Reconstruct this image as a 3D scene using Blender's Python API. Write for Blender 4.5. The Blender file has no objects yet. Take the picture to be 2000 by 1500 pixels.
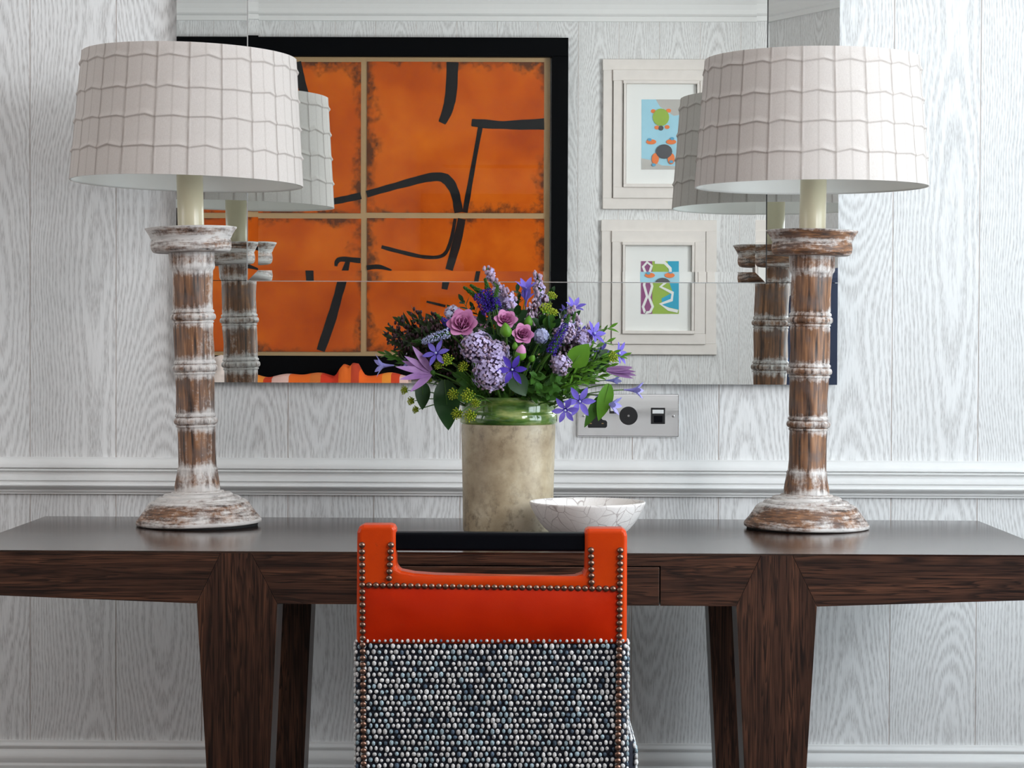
import bpy, bmesh, math, random
from mathutils import Vector, Matrix, noise
R = random.Random(7)
scene = bpy.context.scene
COL = scene.collection
PI = math.pi

# ------------------------------------------------------------------ camera
F = 4200.0                      # focal length in pixels of the 2000 px frame
CAMY, CAMZ = -4.29, 1.103
cam = bpy.data.cameras.new('camera'); cam.sensor_width = 36.0; cam.lens = 36.0 * F / 2000.0
cam.clip_start = 0.05
cam_o = bpy.data.objects.new('camera', cam); COL.objects.link(cam_o)
CM = (Matrix.Translation((0, CAMY, CAMZ)) @ Matrix.Rotation(30 / F, 4, 'Z')
      @ Matrix.Rotation(PI / 2 - 85 / F, 4, 'X') @ Matrix.Rotation(0.0042, 4, 'Z'))
cam_o.matrix_world = CM
scene.camera = cam_o
CR = CM.to_3x3()

# ------------------------------------------------------------------ light
scene.view_settings.view_transform = 'Standard'
scene.view_settings.look = 'None'
scene.view_settings.gamma = 1.0
scene.view_settings.exposure = 0.0
scene.view_settings.use_curve_mapping = False
world = bpy.data.worlds.new('sky'); scene.world = world; world.use_nodes = True
world.node_tree.nodes['Background'].inputs[0].default_value = (0.75, 0.87, 1.0, 1)
world.node_tree.nodes['Background'].inputs[1].default_value = 1.5
def area(name, loc, rot, sx, sy, power, color):
    l = bpy.data.lights.new(name, 'AREA'); l.shape = 'RECTANGLE'; l.size = sx; l.size_y = sy
    l.energy = power; l.color = color
    o = bpy.data.objects.new(name, l); COL.objects.link(o); o.location = loc; o.rotation_euler = rot
    return o
# daylight at the near right window; far and left windows are added for fill
area('daylight_near_window', (1.94, -1.33, 1.50), (0, PI / 2, 0), 1.80, 1.40, 60, (0.83, 0.94, 1.0))
area('fill_far_wall', (1.94, -2.80, 1.85), (0, PI / 2, 0), 1.08, 1.20, 88, (0.98, 0.985, 1.0))  # added light, brightens the wall opposite the mirror
area('fill_left_side', (-3.39, -1.8, 1.73), (0, -PI / 2, 0), 1.34, 1.60, 24, (1.0, 0.97, 0.94))  # added fill for the left of the back wall and the lamps
cy = scene.cycles
cy.use_denoising = True
cy.max_bounces = 10; cy.diffuse_bounces = 6; cy.glossy_bounces = 6; cy.transparent_max_bounces = 12
cy.caustics_reflective = True; cy.caustics_refractive = False
cy.sample_clamp_indirect = 6.0

# ------------------------------------------------------------------ where a photo pixel lies
def P(u, v, D):
    d = CR @ Vector(((u - 1000) / F, (750 - v) / F, -1.0))
    d *= D / d.y
    return Vector((d.x, CAMY + D, CAMZ + d.z))
YM = -0.022                     # mirror plane
def PM(u, v, y):                # a thing seen in the mirror that stands at depth y in the room
    p = P(u, v, 2 * YM - y - CAMY)
    return Vector((p.x, y, p.z))

# ------------------------------------------------------------------ materials
class NT:
    def __init__(s, name):
        s.m = bpy.data.materials.new(name); s.m.use_nodes = True
        s.t = s.m.node_tree; s.b = s.t.nodes['Principled BSDF']; s.out = s.t.nodes['Material Output']
    def n(s, typ, props=None, **ins):
        nd = s.t.nodes.new(typ)
        for k, v in (props or {}).items(): setattr(nd, k, v)
        for k, v in ins.items():
            key = int(k[1:]) if k[0] == 'i' and k[1:].isdigit() else k.replace('_', ' ')
            s.set(nd.inputs[key], v)
        return nd
    def set(s, sock, v):
        if isinstance(v, bpy.types.NodeSocket): s.t.links.new(v, sock)
        elif isinstance(v, bpy.types.Node): s.t.links.new(v.outputs[0], sock)
        else: sock.default_value = v
    def math(s, op, a, b=0.0, c=None):
        nd = s.n('ShaderNodeMath', {'operation': op}, i0=a, i1=b)
        if c is not None: s.set(nd.inputs[2], c)
        return nd.outputs[0]
    def mix(s, f, a, b, mode='MIX'):
        nd = s.n('ShaderNodeMix', {'data_type': 'RGBA', 'blend_type': mode})
        s.set(nd.inputs[0], f); s.set(nd.inputs[6], a); s.set(nd.inputs[7], b)
        return nd.outputs[2]
    def ramp(s, f, pts):
        nd = s.n('ShaderNodeValToRGB', i0=f); e = nd.color_ramp.elements
        while len(e) < len(pts): e.new(0.5)
        for k, (p, c) in enumerate(pts):
            e[k].position = p; e[k].color = c4(c)
        return nd.outputs[0]
    def co(s, kind='Object'): return s.n('ShaderNodeTexCoord').outputs[kind]
    def scale(s, vec, sc, loc=(0, 0, 0)):
        return s.n('ShaderNodeMapping', None, Vector=vec, Scale=sc, Location=loc).outputs[0]
    def noise(s, vec, scale=5.0, detail=3.0, rough=0.5, dist=0.0):
        return s.n('ShaderNodeTexNoise', None, Vector=vec, Scale=scale, Detail=detail, Roughness=rough, Distortion=dist).outputs[0]
    def bump(s, h, strength=0.3, dist=0.002):
        s.set(s.b.inputs['Normal'], s.n('ShaderNodeBump', None, Strength=strength, Distance=dist, Height=h).outputs[0])
    def p(s, **kw):
        for k, v in kw.items():
            key = k.replace('_', ' ')
            if key in ('Base Color',) and isinstance(v, tuple): v = c4(v)
            s.set(s.b.inputs[key], v)
        return s.m
def c4(c):
    if isinstance(c, (int, float)): return (c, c, c, 1)
    return tuple(c) if len(c) == 4 else (c[0], c[1], c[2], 1)
def srgb(r, g, b):
    f = lambda x: (x / 255 / 12.92) if x / 255 <= 0.04045 else ((x / 255 + 0.055) / 1.055) ** 2.4
    return (f(r), f(g), f(b), 1)
MAT = {}
def plain(name, color, rough=0.5, metal=0.0, var=0.12, sc=40.0, **kw):
    t = NT(name); c = c4(color)
    nz = t.noise(t.co(), sc, 3.0)
    col = t.mix(nz, tuple(x * (1 - var) for x in c[:3]) + (1,), tuple(min(1, x * (1 + var)) for x in c[:3]) + (1,))
    t.p(Base_Color=col, Roughness=rough, Metallic=metal, **kw)
    MAT[name] = t.m
    return t.m

def m_plank():
    t = NT('limed_grain'); co = t.co(); sep = t.n('ShaderNodeSeparateXYZ', None, i0=co)
    rnd = t.n('ShaderNodeObjectInfo').outputs['Random']
    z = t.math('ADD', sep.outputs[2], t.math('MULTIPLY', rnd, 41.0))
    warpv = t.n('ShaderNodeCombineXYZ', None, X=t.math('MULTIPLY', sep.outputs[0], 9.0), Y=t.math('MULTIPLY', rnd, 77.0), Z=t.math('MULTIPLY', z, 5.0))
    warp = t.noise(warpv, 1.0, 2.0)
    x = t.math('ADD', sep.outputs[0], t.math('MULTIPLY', t.math('SUBTRACT', rnd, 0.5), 0.11))
    x = t.math('ADD', x, t.math('MULTIPLY', t.math('SUBTRACT', warp, 0.5), 0.030))
    wv = t.n('ShaderNodeCombineXYZ', None, X=0.0, Y=t.math('MULTIPLY', rnd, 31.0), Z=t.math('MULTIPLY', z, 0.95))
    w = t.math('MULTIPLY', t.noise(wv, 1.0, 1.0), 0.19)
    ring = t.math('SQRT', t.math('ADD', t.math('MULTIPLY', x, x), t.math('MULTIPLY', w, w)))
    fine = t.noise(t.scale(co, (260, 260, 22)), 1.0, 2.0)
    s = t.math('SINE', t.math('ADD', t.math('MULTIPLY', ring, 1400.0), t.math('MULTIPLY', fine, 8.0)))
    s = t.math('MULTIPLY_ADD', s, 0.5, 0.5)
    brk = t.noise(t.scale(co, (420, 420, 60)), 1.0, 2.0)
    f = t.math('MULTIPLY', s, t.math('MULTIPLY_ADD', brk, 2.6, -0.62))
    big = t.noise(t.scale(co, (7, 7, 1.3)), 1.0, 2.0)
    c1 = t.mix(big, (0.72, 0.715, 0.71, 1), (0.82, 0.82, 0.82, 1))
    col = t.mix(f, c1, (0.52, 0.51, 0.505, 1))
    t.bump(f, 0.12, 0.001)
    t.p(Base_Color=col, Roughness=0.55, Specular_IOR_Level=0.35)
    return t.m
MAT['plank'] = m_plank()
plain('joint', (0.66, 0.575, 0.53), 0.8)
plain('white_paint', (0.76, 0.755, 0.745), 0.32, var=0.02)
plain('plaster', (0.78, 0.77, 0.75), 0.9, var=0.03)
plain('stone_plaster', (0.78, 0.76, 0.73), 0.9, var=0.03)
plain('ceiling_paint', (0.82, 0.81, 0.79), 0.9, var=0.02)
def m_floor():
    t = NT('carpet'); nz = t.noise(t.co(), 900, 2.0); big = t.noise(t.co(), 3.0, 2.0)
    col = t.mix(nz, (0.035, 0.028, 0.022, 1), (0.065, 0.055, 0.045, 1)); col = t.mix(t.math('MULTIPLY', big, 0.25), col, (0.04, 0.034, 0.028, 1))
    t.bump(nz, 0.5, 0.004); return t.p(Base_Color=col, Roughness=0.95)
MAT['carpet'] = m_floor()
def m_darkoak(name, axis, k=1.0, rough=0.34, pores=1.0):
    t = NT(name); co = t.co(); rnd = t.n('ShaderNodeObjectInfo').outputs['Random']
    off = t.n('ShaderNodeCombineXYZ', None, X=t.math('MULTIPLY', rnd, 9.0), Y=t.math('MULTIPLY', rnd, 5.0), Z=t.math('MULTIPLY', rnd, 7.0))
    v = t.n('ShaderNodeVectorMath', {'operation': 'ADD'}, i0=co, i1=off).outputs[0]
    lo, hi = (2.0, 50.0), (12.0, 330.0)
    def st(p): return tuple(p[0] if 'XYZ'[i] == axis else p[1] for i in range(3))
    a = t.noise(t.scale(v, st(lo)), 1.0, 3.0, 0.6, 0.6)
    b = t.noise(t.scale(v, st(hi)), 1.0, 2.0, 0.5)
    bands = t.math('FRACT', t.math('MULTIPLY', a, 9.0))
    col = t.ramp(a, [(0.30, (0.022 * k, 0.0098 * k, 0.0068 * k)), (0.50, (0.050 * k, 0.0215 * k, 0.013 * k)), (0.68, (0.082 * k, 0.034 * k, 0.019 * k))])
    line = t.ramp(bands, [(0.0, 0.0), (0.10, 0.9), (0.45, 0.35), (1.0, 0.0)])
    col = t.mix(t.math('MULTIPLY', line, 0.95 * pores), col, (0.0065, 0.0048, 0.0045, 1))
    col = t.mix(t.math('MULTIPLY', t.ramp(b, [(0.52, 0.0), (0.66, 1.0)]), 0.75 * pores), col, (0.007, 0.0045, 0.004, 1))
    t.bump(b, 0.15, 0.0006)
    return t.p(Base_Color=col, Roughness=rough, Specular_IOR_Level=0.28 if k > .8 else 0.5)
MAT['oak_x'] = m_darkoak('dark_oak_along', 'X', 1.3)
MAT['oak_z'] = m_darkoak('dark_oak_upright', 'Z', 1.4)
MAT['oak_top'] = m_darkoak('dark_oak_polished', 'X', 0.6, 0.12, 0.5)
def m_limed_wood(name, axis_u, axis_h, wash):
    t = NT(name); co = t.co()
    if axis_u: sc1, sc2 = (16, 16, 3.2), (160, 160, 10)
    else: sc1, sc2 = (7, 7, 42), (30, 30, 260)
    a = t.noise(t.scale(co, sc1), 1.0, 4.0, 0.6, 0.4)
    b = t.noise(t.scale(co, sc2), 1.0, 3.0, 0.6)
    blot = t.noise(co, 26.0, 3.0, 0.6)
    wood = t.ramp(b, [(0.32, (0.020, 0.010, 0.007)), (0.48, (0.15, 0.064, 0.027)), (0.70, (0.34, 0.155, 0.062))])
    wood = t.mix(t.math('MULTIPLY', t.ramp(blot, [(0.5, 0.0), (0.66, 1.0)]), 0.6), wood, (0.11, 0.075, 0.065, 1))
    lime = t.mix(b, (0.34, 0.31, 0.30, 1), (0.80, 0.77, 0.74, 1))
    # limewash is caught near the turned rings (vertex attribute) and in streaks
    att = t.n('ShaderNodeAttribute', {'attribute_name': 'lime'}).outputs['Fac']
    m = t.math('ADD', t.math('MULTIPLY', att, 0.62), t.math('MULTIPLY', t.math('SUBTRACT', a, 0.5), 2.1))
    m = t.math('ADD', m, t.math('MULTIPLY', t.math('SUBTRACT', b, 0.5), 0.9))
    m = t.math('ADD', m, t.math('MULTIPLY', t.math('SUBTRACT', t.noise(co, 140.0, 3.0, 0.7), 0.5), 0.9))
    f = t.ramp(t.math('ADD', m, wash), [(0.12, 0.03), (0.62, 0.93)])
    col = t.mix(f, wood, lime)
    t.bump(b, 0.35, 0.0015)
    return t.p(Base_Color=col, Roughness=0.5, Specular_IOR_Level=0.4)
MAT['lime_upright'] = m_limed_wood('limed_wood_upright', True, 0, 0.10)
MAT['lime_turned'] = m_limed_wood('limed_wood_turned', False, 0, 0.22)
MAT['lime_upright_b'] = m_limed_wood('limed_wood_upright_brown', True, 0, -0.08)
MAT['lime_turned_b'] = m_limed_wood('limed_wood_turned_brown', False, 0, 0.10)
MAT['lime_cup_b'] = m_limed_wood('limed_wood_cup_brown', False, 0, -0.12)
def m_linen():
    t = NT('linen'); co = t.co()
    a = t.noise(t.scale(co, (350, 350, 1200)), 1.0, 2.0); b = t.noise(t.scale(co, (1200, 1200, 180)), 1.0, 2.0)
    w = t.math('MULTIPLY_ADD', t.math('ADD', a, b), 0.5, 0.0)
    col = t.mix(w, (0.57, 0.505, 0.47, 1), (0.83, 0.785, 0.755, 1))
    att = t.n('ShaderNodeAttribute', {'attribute_name': 'seam_and_shadow'}).outputs['Fac']
    col = t.mix(t.math('MULTIPLY', att, 0.75), col, (0.27, 0.215, 0.185, 1))  # attribute holds cord thread plus painted shadow under the tucks
    t.bump(w, 0.25, 0.0008)
    t.p(Base_Color=col, Roughness=0.85, Specular_IOR_Level=0.2)
    tr = t.n('ShaderNodeBsdfTranslucent', None, Color=col)
    mx = t.n('ShaderNodeMixShader', None, i0=0.35, i1=t.b.outputs[0], i2=tr.outputs[0])
    t.t.links.new(mx.outputs[0], t.out.inputs[0]); return t.m
MAT['linen'] = m_linen()
plain('shade_lining', (0.80, 0.79, 0.76), 0.7, var=0.02)
plain('candle_tube', (0.52, 0.47, 0.33), 0.28, var=0.05, sc=12)
plain('brass', (0.55, 0.40, 0.18), 0.35, 1.0)
plain('black_felt', (0.006, 0.006, 0.006), 0.9)
plain('black_plastic', (0.008, 0.008, 0.009), 0.45)
plain('white_plastic', (0.75, 0.75, 0.75), 0.4, var=0.02)
plain('chrome', (0.86, 0.87, 0.88), 0.04, 1.0, var=0.01)
plain('steel_screw', (0.5, 0.5, 0.5), 0.3, 1.0)
plain('mirror_glass', (0.86, 0.89, 0.872), 0.0, 1.0, var=0.0)
plain('mirror_strip', (0.84, 0.87, 0.855), 0.0, 1.0, var=0.0)
plain('mirror_edge', (0.55, 0.58, 0.58), 0.2, 0.6)
plain('mirror_back', (0.03, 0.03, 0.03), 0.8)
def m_leather(name, c1, c2):
    t = NT(name); co = t.co()
    a = t.noise(co, 14.0, 4.0); g = t.n('ShaderNodeTexVoronoi', None, Vector=co, Scale=900.0).outputs[0]
    col = t.mix(a, c1, c2)
    spot = t.ramp(t.noise(co, 60.0, 2.0), [(0.70, 0.0), (0.80, 0.5)])
    col = t.mix(spot, col, (0.30, 0.04, 0.01, 1))
    t.bump(t.math('ADD', t.math('MULTIPLY', g, 0.4), a), 0.10, 0.002)
    return t.p(Base_Color=col, Roughness=0.30, Specular_IOR_Level=0.22)
MAT['leather'] = m_leather('orange_leather', (0.44, 0.024, 0.0012, 1), (0.62, 0.060, 0.003, 1))
MAT['leather_red'] = m_leather('red_orange_leather', (0.37, 0.009, 0.0005, 1), (0.50, 0.024, 0.001, 1))
plain('black_bar', (0.0018, 0.0022, 0.004), 0.4, Specular_IOR_Level=0.1)
plain('nail_bronze', (0.20, 0.115, 0.085), 0.30, 0.9, var=0.3, sc=60)
plain('tweed_ground', (0.010, 0.012, 0.022), 0.95, var=0.5, sc=400)
def m_tweed():
    t = NT('tweed_loops'); att = t.n('ShaderNodeAttribute', {'attribute_name': 'tint'}).outputs['Color']
    nz = t.noise(t.co(), 700, 2.0)
    col = t.mix(t.math('MULTIPLY', t.ramp(nz, [(0.5, 0.0), (0.7, 1.0)]), 0.7), att, (0.03, 0.04, 0.06, 1))
    t.bump(nz, 0.6, 0.002); return t.p(Base_Color=col, Roughness=0.95, Specular_IOR_Level=0.1)
MAT['tweed'] = m_tweed()
def m_crock():
    t = NT('crock_clay'); co = t.co(); sep = t.n('ShaderNodeSeparateXYZ', None, i0=co)
    a = t.noise(co, 9.0, 5.0, 0.65); b = t.noise(t.scale(co, (60, 60, 50)), 1.0, 4.0, 0.7)
    col = t.ramp(a, [(0.32, (0.24, 0.175, 0.105)), (0.5, (0.40, 0.325, 0.215)), (0.66, (0.53, 0.46, 0.345))])
    st = t.ramp(b, [(0.50, 0.0), (0.72, 0.95)])
    # old soiling round the foot and under the glaze
    low = t.math('ADD', t.ramp(sep.outputs[2], [(0.0, 0.9), (0.09, 0.15)]), t.ramp(sep.outputs[2], [(0.12, 0.0), (0.21, 0.5)]))
    col = t.mix(t.math('MULTIPLY', st, t.math('ADD', low, 0.15)), col, (0.075, 0.05, 0.03, 1))
    t.bump(b, 0.12, 0.001); return t.p(Base_Color=col, Roughness=0.42)
MAT['crock'] = m_crock()
def m_glaze():
    t = NT('green_glaze'); co = t.co(); a = t.noise(t.scale(co, (16, 16, 60)), 1.0, 4.0, 0.6)
    col = t.ramp(a, [(0.32, (0.022, 0.065, 0.012)), (0.5, (0.10, 0.19, 0.035)), (0.68, (0.33, 0.38, 0.13))])
    return t.p(Base_Color=col, Roughness=0.10, Coat_Weight=0.5, Coat_Roughness=0.05)
MAT['glaze'] = m_glaze()
def m_crackle():
    t = NT('crackle_glaze'); co = t.co()
    wv = t.n('ShaderNodeTexNoise', None, Vector=co, Scale=18.0, Detail=2.0).outputs[1]
    v = t.n('ShaderNodeVectorMath', {'operation': 'MULTIPLY_ADD'}, i0=wv, i1=(0.03, 0.03, 0.03), i2=co).outputs[0]
    d = t.n('ShaderNodeTexVoronoi', {'feature': 'DISTANCE_TO_EDGE'}, Vector=v, Scale=38.0).outputs[0]
    d2 = t.n('ShaderNodeTexVoronoi', {'feature': 'DISTANCE_TO_EDGE'}, Vector=v, Scale=85.0).outputs[0]
    l1 = t.ramp(d, [(0.0, 1.0), (0.035, 0.0)]); l2 = t.math('MULTIPLY', t.ramp(d2, [(0.0, 1.0), (0.03, 0.0)]), 0.3)
    msk = t.noise(co, 20.0, 2.0)
    f = t.math('MULTIPLY', t.math('MAXIMUM', l1, l2), t.ramp(msk, [(0.35, 0.15), (0.6, 0.75)]))
    col = t.mix(f, t.mix(msk, (0.66, 0.61, 0.585, 1), (0.80, 0.775, 0.75, 1)), (0.20, 0.14, 0.13, 1))
    return t.p(Base_Color=col, Roughness=0.28)
MAT['crackle'] = m_crackle()
def m_paint():
    t = NT('orange_paint'); co = t.co(); rnd = t.n('ShaderNodeObjectInfo').outputs['Random']
    off = t.n('ShaderNodeCombineXYZ', None, X=t.math('MULTIPLY', rnd, 13.0), Z=t.math('MULTIPLY', rnd, 29.0))
    v = t.n('ShaderNodeVectorMath', {'operation': 'ADD'}, i0=co, i1=off).outputs[0]
    a = t.noise(v, 3.0, 4.0, 0.6); b = t.noise(v, 26.0, 5.0, 0.7)
    col = t.ramp(a, [(0.3, (0.40, 0.055, 0.004)), (0.5, (0.57, 0.100, 0.006)), (0.7, (0.70, 0.155, 0.009))])
    g = t.n('ShaderNodeSeparateXYZ', None, i0=t.co('Generated'))
    ex = t.math('ABSOLUTE', t.math('SUBTRACT', g.outputs[0], 0.5)); ez = t.math('ABSOLUTE', t.math('SUBTRACT', g.outputs[2], 0.5))
    e = t.math('MAXIMUM', ex, ez)
    sm = t.math('ADD', t.math('MULTIPLY', t.math('SUBTRACT', e, 0.45), 7.0), t.math('MULTIPLY', t.math('SUBTRACT', a, 0.52), 2.2))
    sm = t.math('ADD', sm, t.math('MULTIPLY', t.math('SUBTRACT', b, 0.5), 1.6))
    f = t.ramp(sm, [(0.02, 0.0), (0.50, 0.88)])
    col = t.mix(f, col, (0.045, 0.026, 0.016, 1))
    return t.p(Base_Color=col, Roughness=0.7, Specular_IOR_Level=0.08)
MAT['orange_paint'] = m_paint()
plain('black_paint', (0.013, 0.013, 0.014), 0.7, Specular_IOR_Level=0.1)
plain('black_frame', (0.0015, 0.0018, 0.0025), 0.5, Specular_IOR_Level=0.06)
plain('tan_mount', (0.43, 0.28, 0.135), 0.7, var=0.05)
plain('limed_frame', (0.74, 0.69, 0.65), 0.6, var=0.06, sc=25)
plain('mount_card', (0.82, 0.82, 0.80), 0.8, var=0.01)
for nm, c in (('print_blue', (0.35, 0.62, 0.74)), ('print_grey', (0.48, 0.46, 0.43)), ('print_green', (0.30, 0.45, 0.06)), ('print_dark', (0.08, 0.08, 0.09)),
              ('print_orange', (0.80, 0.20, 0.05)), ('print_purple', (0.27, 0.07, 0.20)), ('print_turquoise', (0.02, 0.36, 0.55)), ('print_white', (0.8, 0.8, 0.78)), ('print_teal', (0.1, 0.35, 0.55))):
    plain(nm, c, 0.7, var=0.08, sc=30)
def m_pane(name, tint=(1, 1, 1, 1)):
    t = NT(name); tr = t.n('ShaderNodeBsdfTransparent', None, Color=tint); gl = t.n('ShaderNodeBsdfGlossy', None, Roughness=0.0)
    fc = t.n('ShaderNodeLayerWeight', None, Blend=0.5).outputs['Facing']
    fr = t.math('MULTIPLY_ADD', t.math('POWER', fc, 5.0), 0.9, 0.012)
    mx = t.n('ShaderNodeMixShader', None, i0=fr, i1=tr.outputs[0], i2=gl.outputs[0])
    t.t.links.new(mx.outputs[0], t.out.inputs[0]); t.t.nodes.remove(t.b); return t.m
MAT['pane'] = m_pane('clear_pane')
def m_stripes():
    t = NT('striped_wool'); x = t.n('ShaderNodeSeparateXYZ', None, i0=t.co()).outputs[0]
    f = t.math('FRACT', t.math('MULTIPLY', x, 1.9))
    col = t.n('ShaderNodeValToRGB', i0=f); cr = col.color_ramp; cr.interpolation = 'CONSTANT'
    cs = [(0.0, (0.75, 0.48, 0.42)), (0.13, (0.80, 0.14, 0.012)), (0.30, (0.62, 0.16, 0.03)), (0.38, (0.62, 0.035, 0.008)), (0.52, (0.78, 0.14, 0.012)), (0.62, (0.50, 0.05, 0.015)), (0.68, (0.85, 0.13, 0.01)), (0.86, (0.85, 0.28, 0.03)), (0.93, (0.60, 0.05, 0.01))]
    while len(cr.elements) < len(cs): cr.elements.new(0.5)
    for k, (p, c) in enumerate(cs): cr.elements[k].position = p; cr.elements[k].color = c4(c)
    nz = t.noise(t.co(), 500, 2); t.bump(nz, 0.4, 0.003)
    return t.p(Base_Color=col.outputs[0], Roughness=0.95)
MAT['stripes'] = m_stripes()
plain('sofa_linen', (0.60, 0.52, 0.44), 0.9)
plain('pale_chintz', (0.72, 0.60, 0.55), 0.8, var=0.3, sc=35)
def m_navy():
    t = NT('navy_floral'); co = t.co(); v = t.n('ShaderNodeTexVoronoi', None, Vector=co, Scale=9.0)
    sp = t.ramp(v.outputs[0], [(0.16, 1.0), (0.24, 0.0)])
    pal = t.ramp(t.n('ShaderNodeSeparateXYZ', None, i0=v.outputs[1]).outputs[0], [(0.0, (0.02, 0.16, 0.45)), (0.4, (0.55, 0.60, 0.65)), (0.6, (0.10, 0.28, 0.04)), (0.85, (0.45, 0.05, 0.04))])
    col = t.mix(sp, (0.006, 0.012, 0.04, 1), pal); return t.p(Base_Color=col, Roughness=0.7)
MAT['navy'] = m_navy()
# flowers and leaves
def m_leaf(name, c, c2, rough=0.42):
    t = NT(name); a = t.noise(t.co(), 45.0, 3.0); rnd = t.n('ShaderNodeObjectInfo').outputs['Random']
    f = t.math('ADD', t.math('MULTIPLY', a, 0.7), t.math('MULTIPLY', rnd, 0.3))
    col = t.mix(f, c4(c), c4(c2)); t.p(Base_Color=col, Roughness=rough, Specular_IOR_Level=0.22)
    tr = t.n('ShaderNodeBsdfTranslucent', None, Color=col)
    mx = t.n('ShaderNodeMixShader', None, i0=0.18, i1=t.b.outputs[0], i2=tr.outputs[0])
    t.t.links.new(mx.outputs[0], t.out.inputs[0]); MAT[name] = t.m
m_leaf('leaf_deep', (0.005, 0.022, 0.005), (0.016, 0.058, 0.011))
m_leaf('leaf_mid', (0.018, 0.068, 0.008), (0.06, 0.16, 0.018))
m_leaf('leaf_bright', (0.05, 0.16, 0.010), (0.14, 0.31, 0.028))
m_leaf('leaf_olive', (0.010, 0.024, 0.009), (0.042, 0.068, 0.020))
m_leaf('bud_plum', (0.020, 0.008, 0.012), (0.075, 0.032, 0.042))
m_leaf('stem_green', (0.05, 0.13, 0.02), (0.11, 0.22, 0.04))
m_leaf('lime_flower', (0.19, 0.27, 0.012), (0.42, 0.46, 0.035))
m_leaf('lilac', (0.36, 0.28, 0.58), (0.68, 0.60, 0.82), 0.6)
m_leaf('lilac_bud', (0.30, 0.20, 0.30), (0.52, 0.40, 0.50), 0.6)
m_leaf('violet_blue', (0.026, 0.010, 0.20), (0.10, 0.05, 0.46), 0.55)
m_leaf('lilac_heart', (0.05, 0.035, 0.07), (0.14, 0.09, 0.16), 0.7)
m_leaf('pale_blue', (0.33, 0.36, 0.62), (0.60, 0.62, 0.80), 0.6)
m_leaf('star_blue', (0.085, 0.055, 0.42), (0.27, 0.21, 0.72), 0.5)
m_leaf('star_pale', (0.27, 0.25, 0.66), (0.45, 0.42, 0.82), 0.5)
m_leaf('rose_pink', (0.38, 0.10, 0.27), (0.70, 0.32, 0.54), 0.5)
m_leaf('clematis', (0.17, 0.06, 0.24), (0.46, 0.28, 0.52), 0.5)

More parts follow.
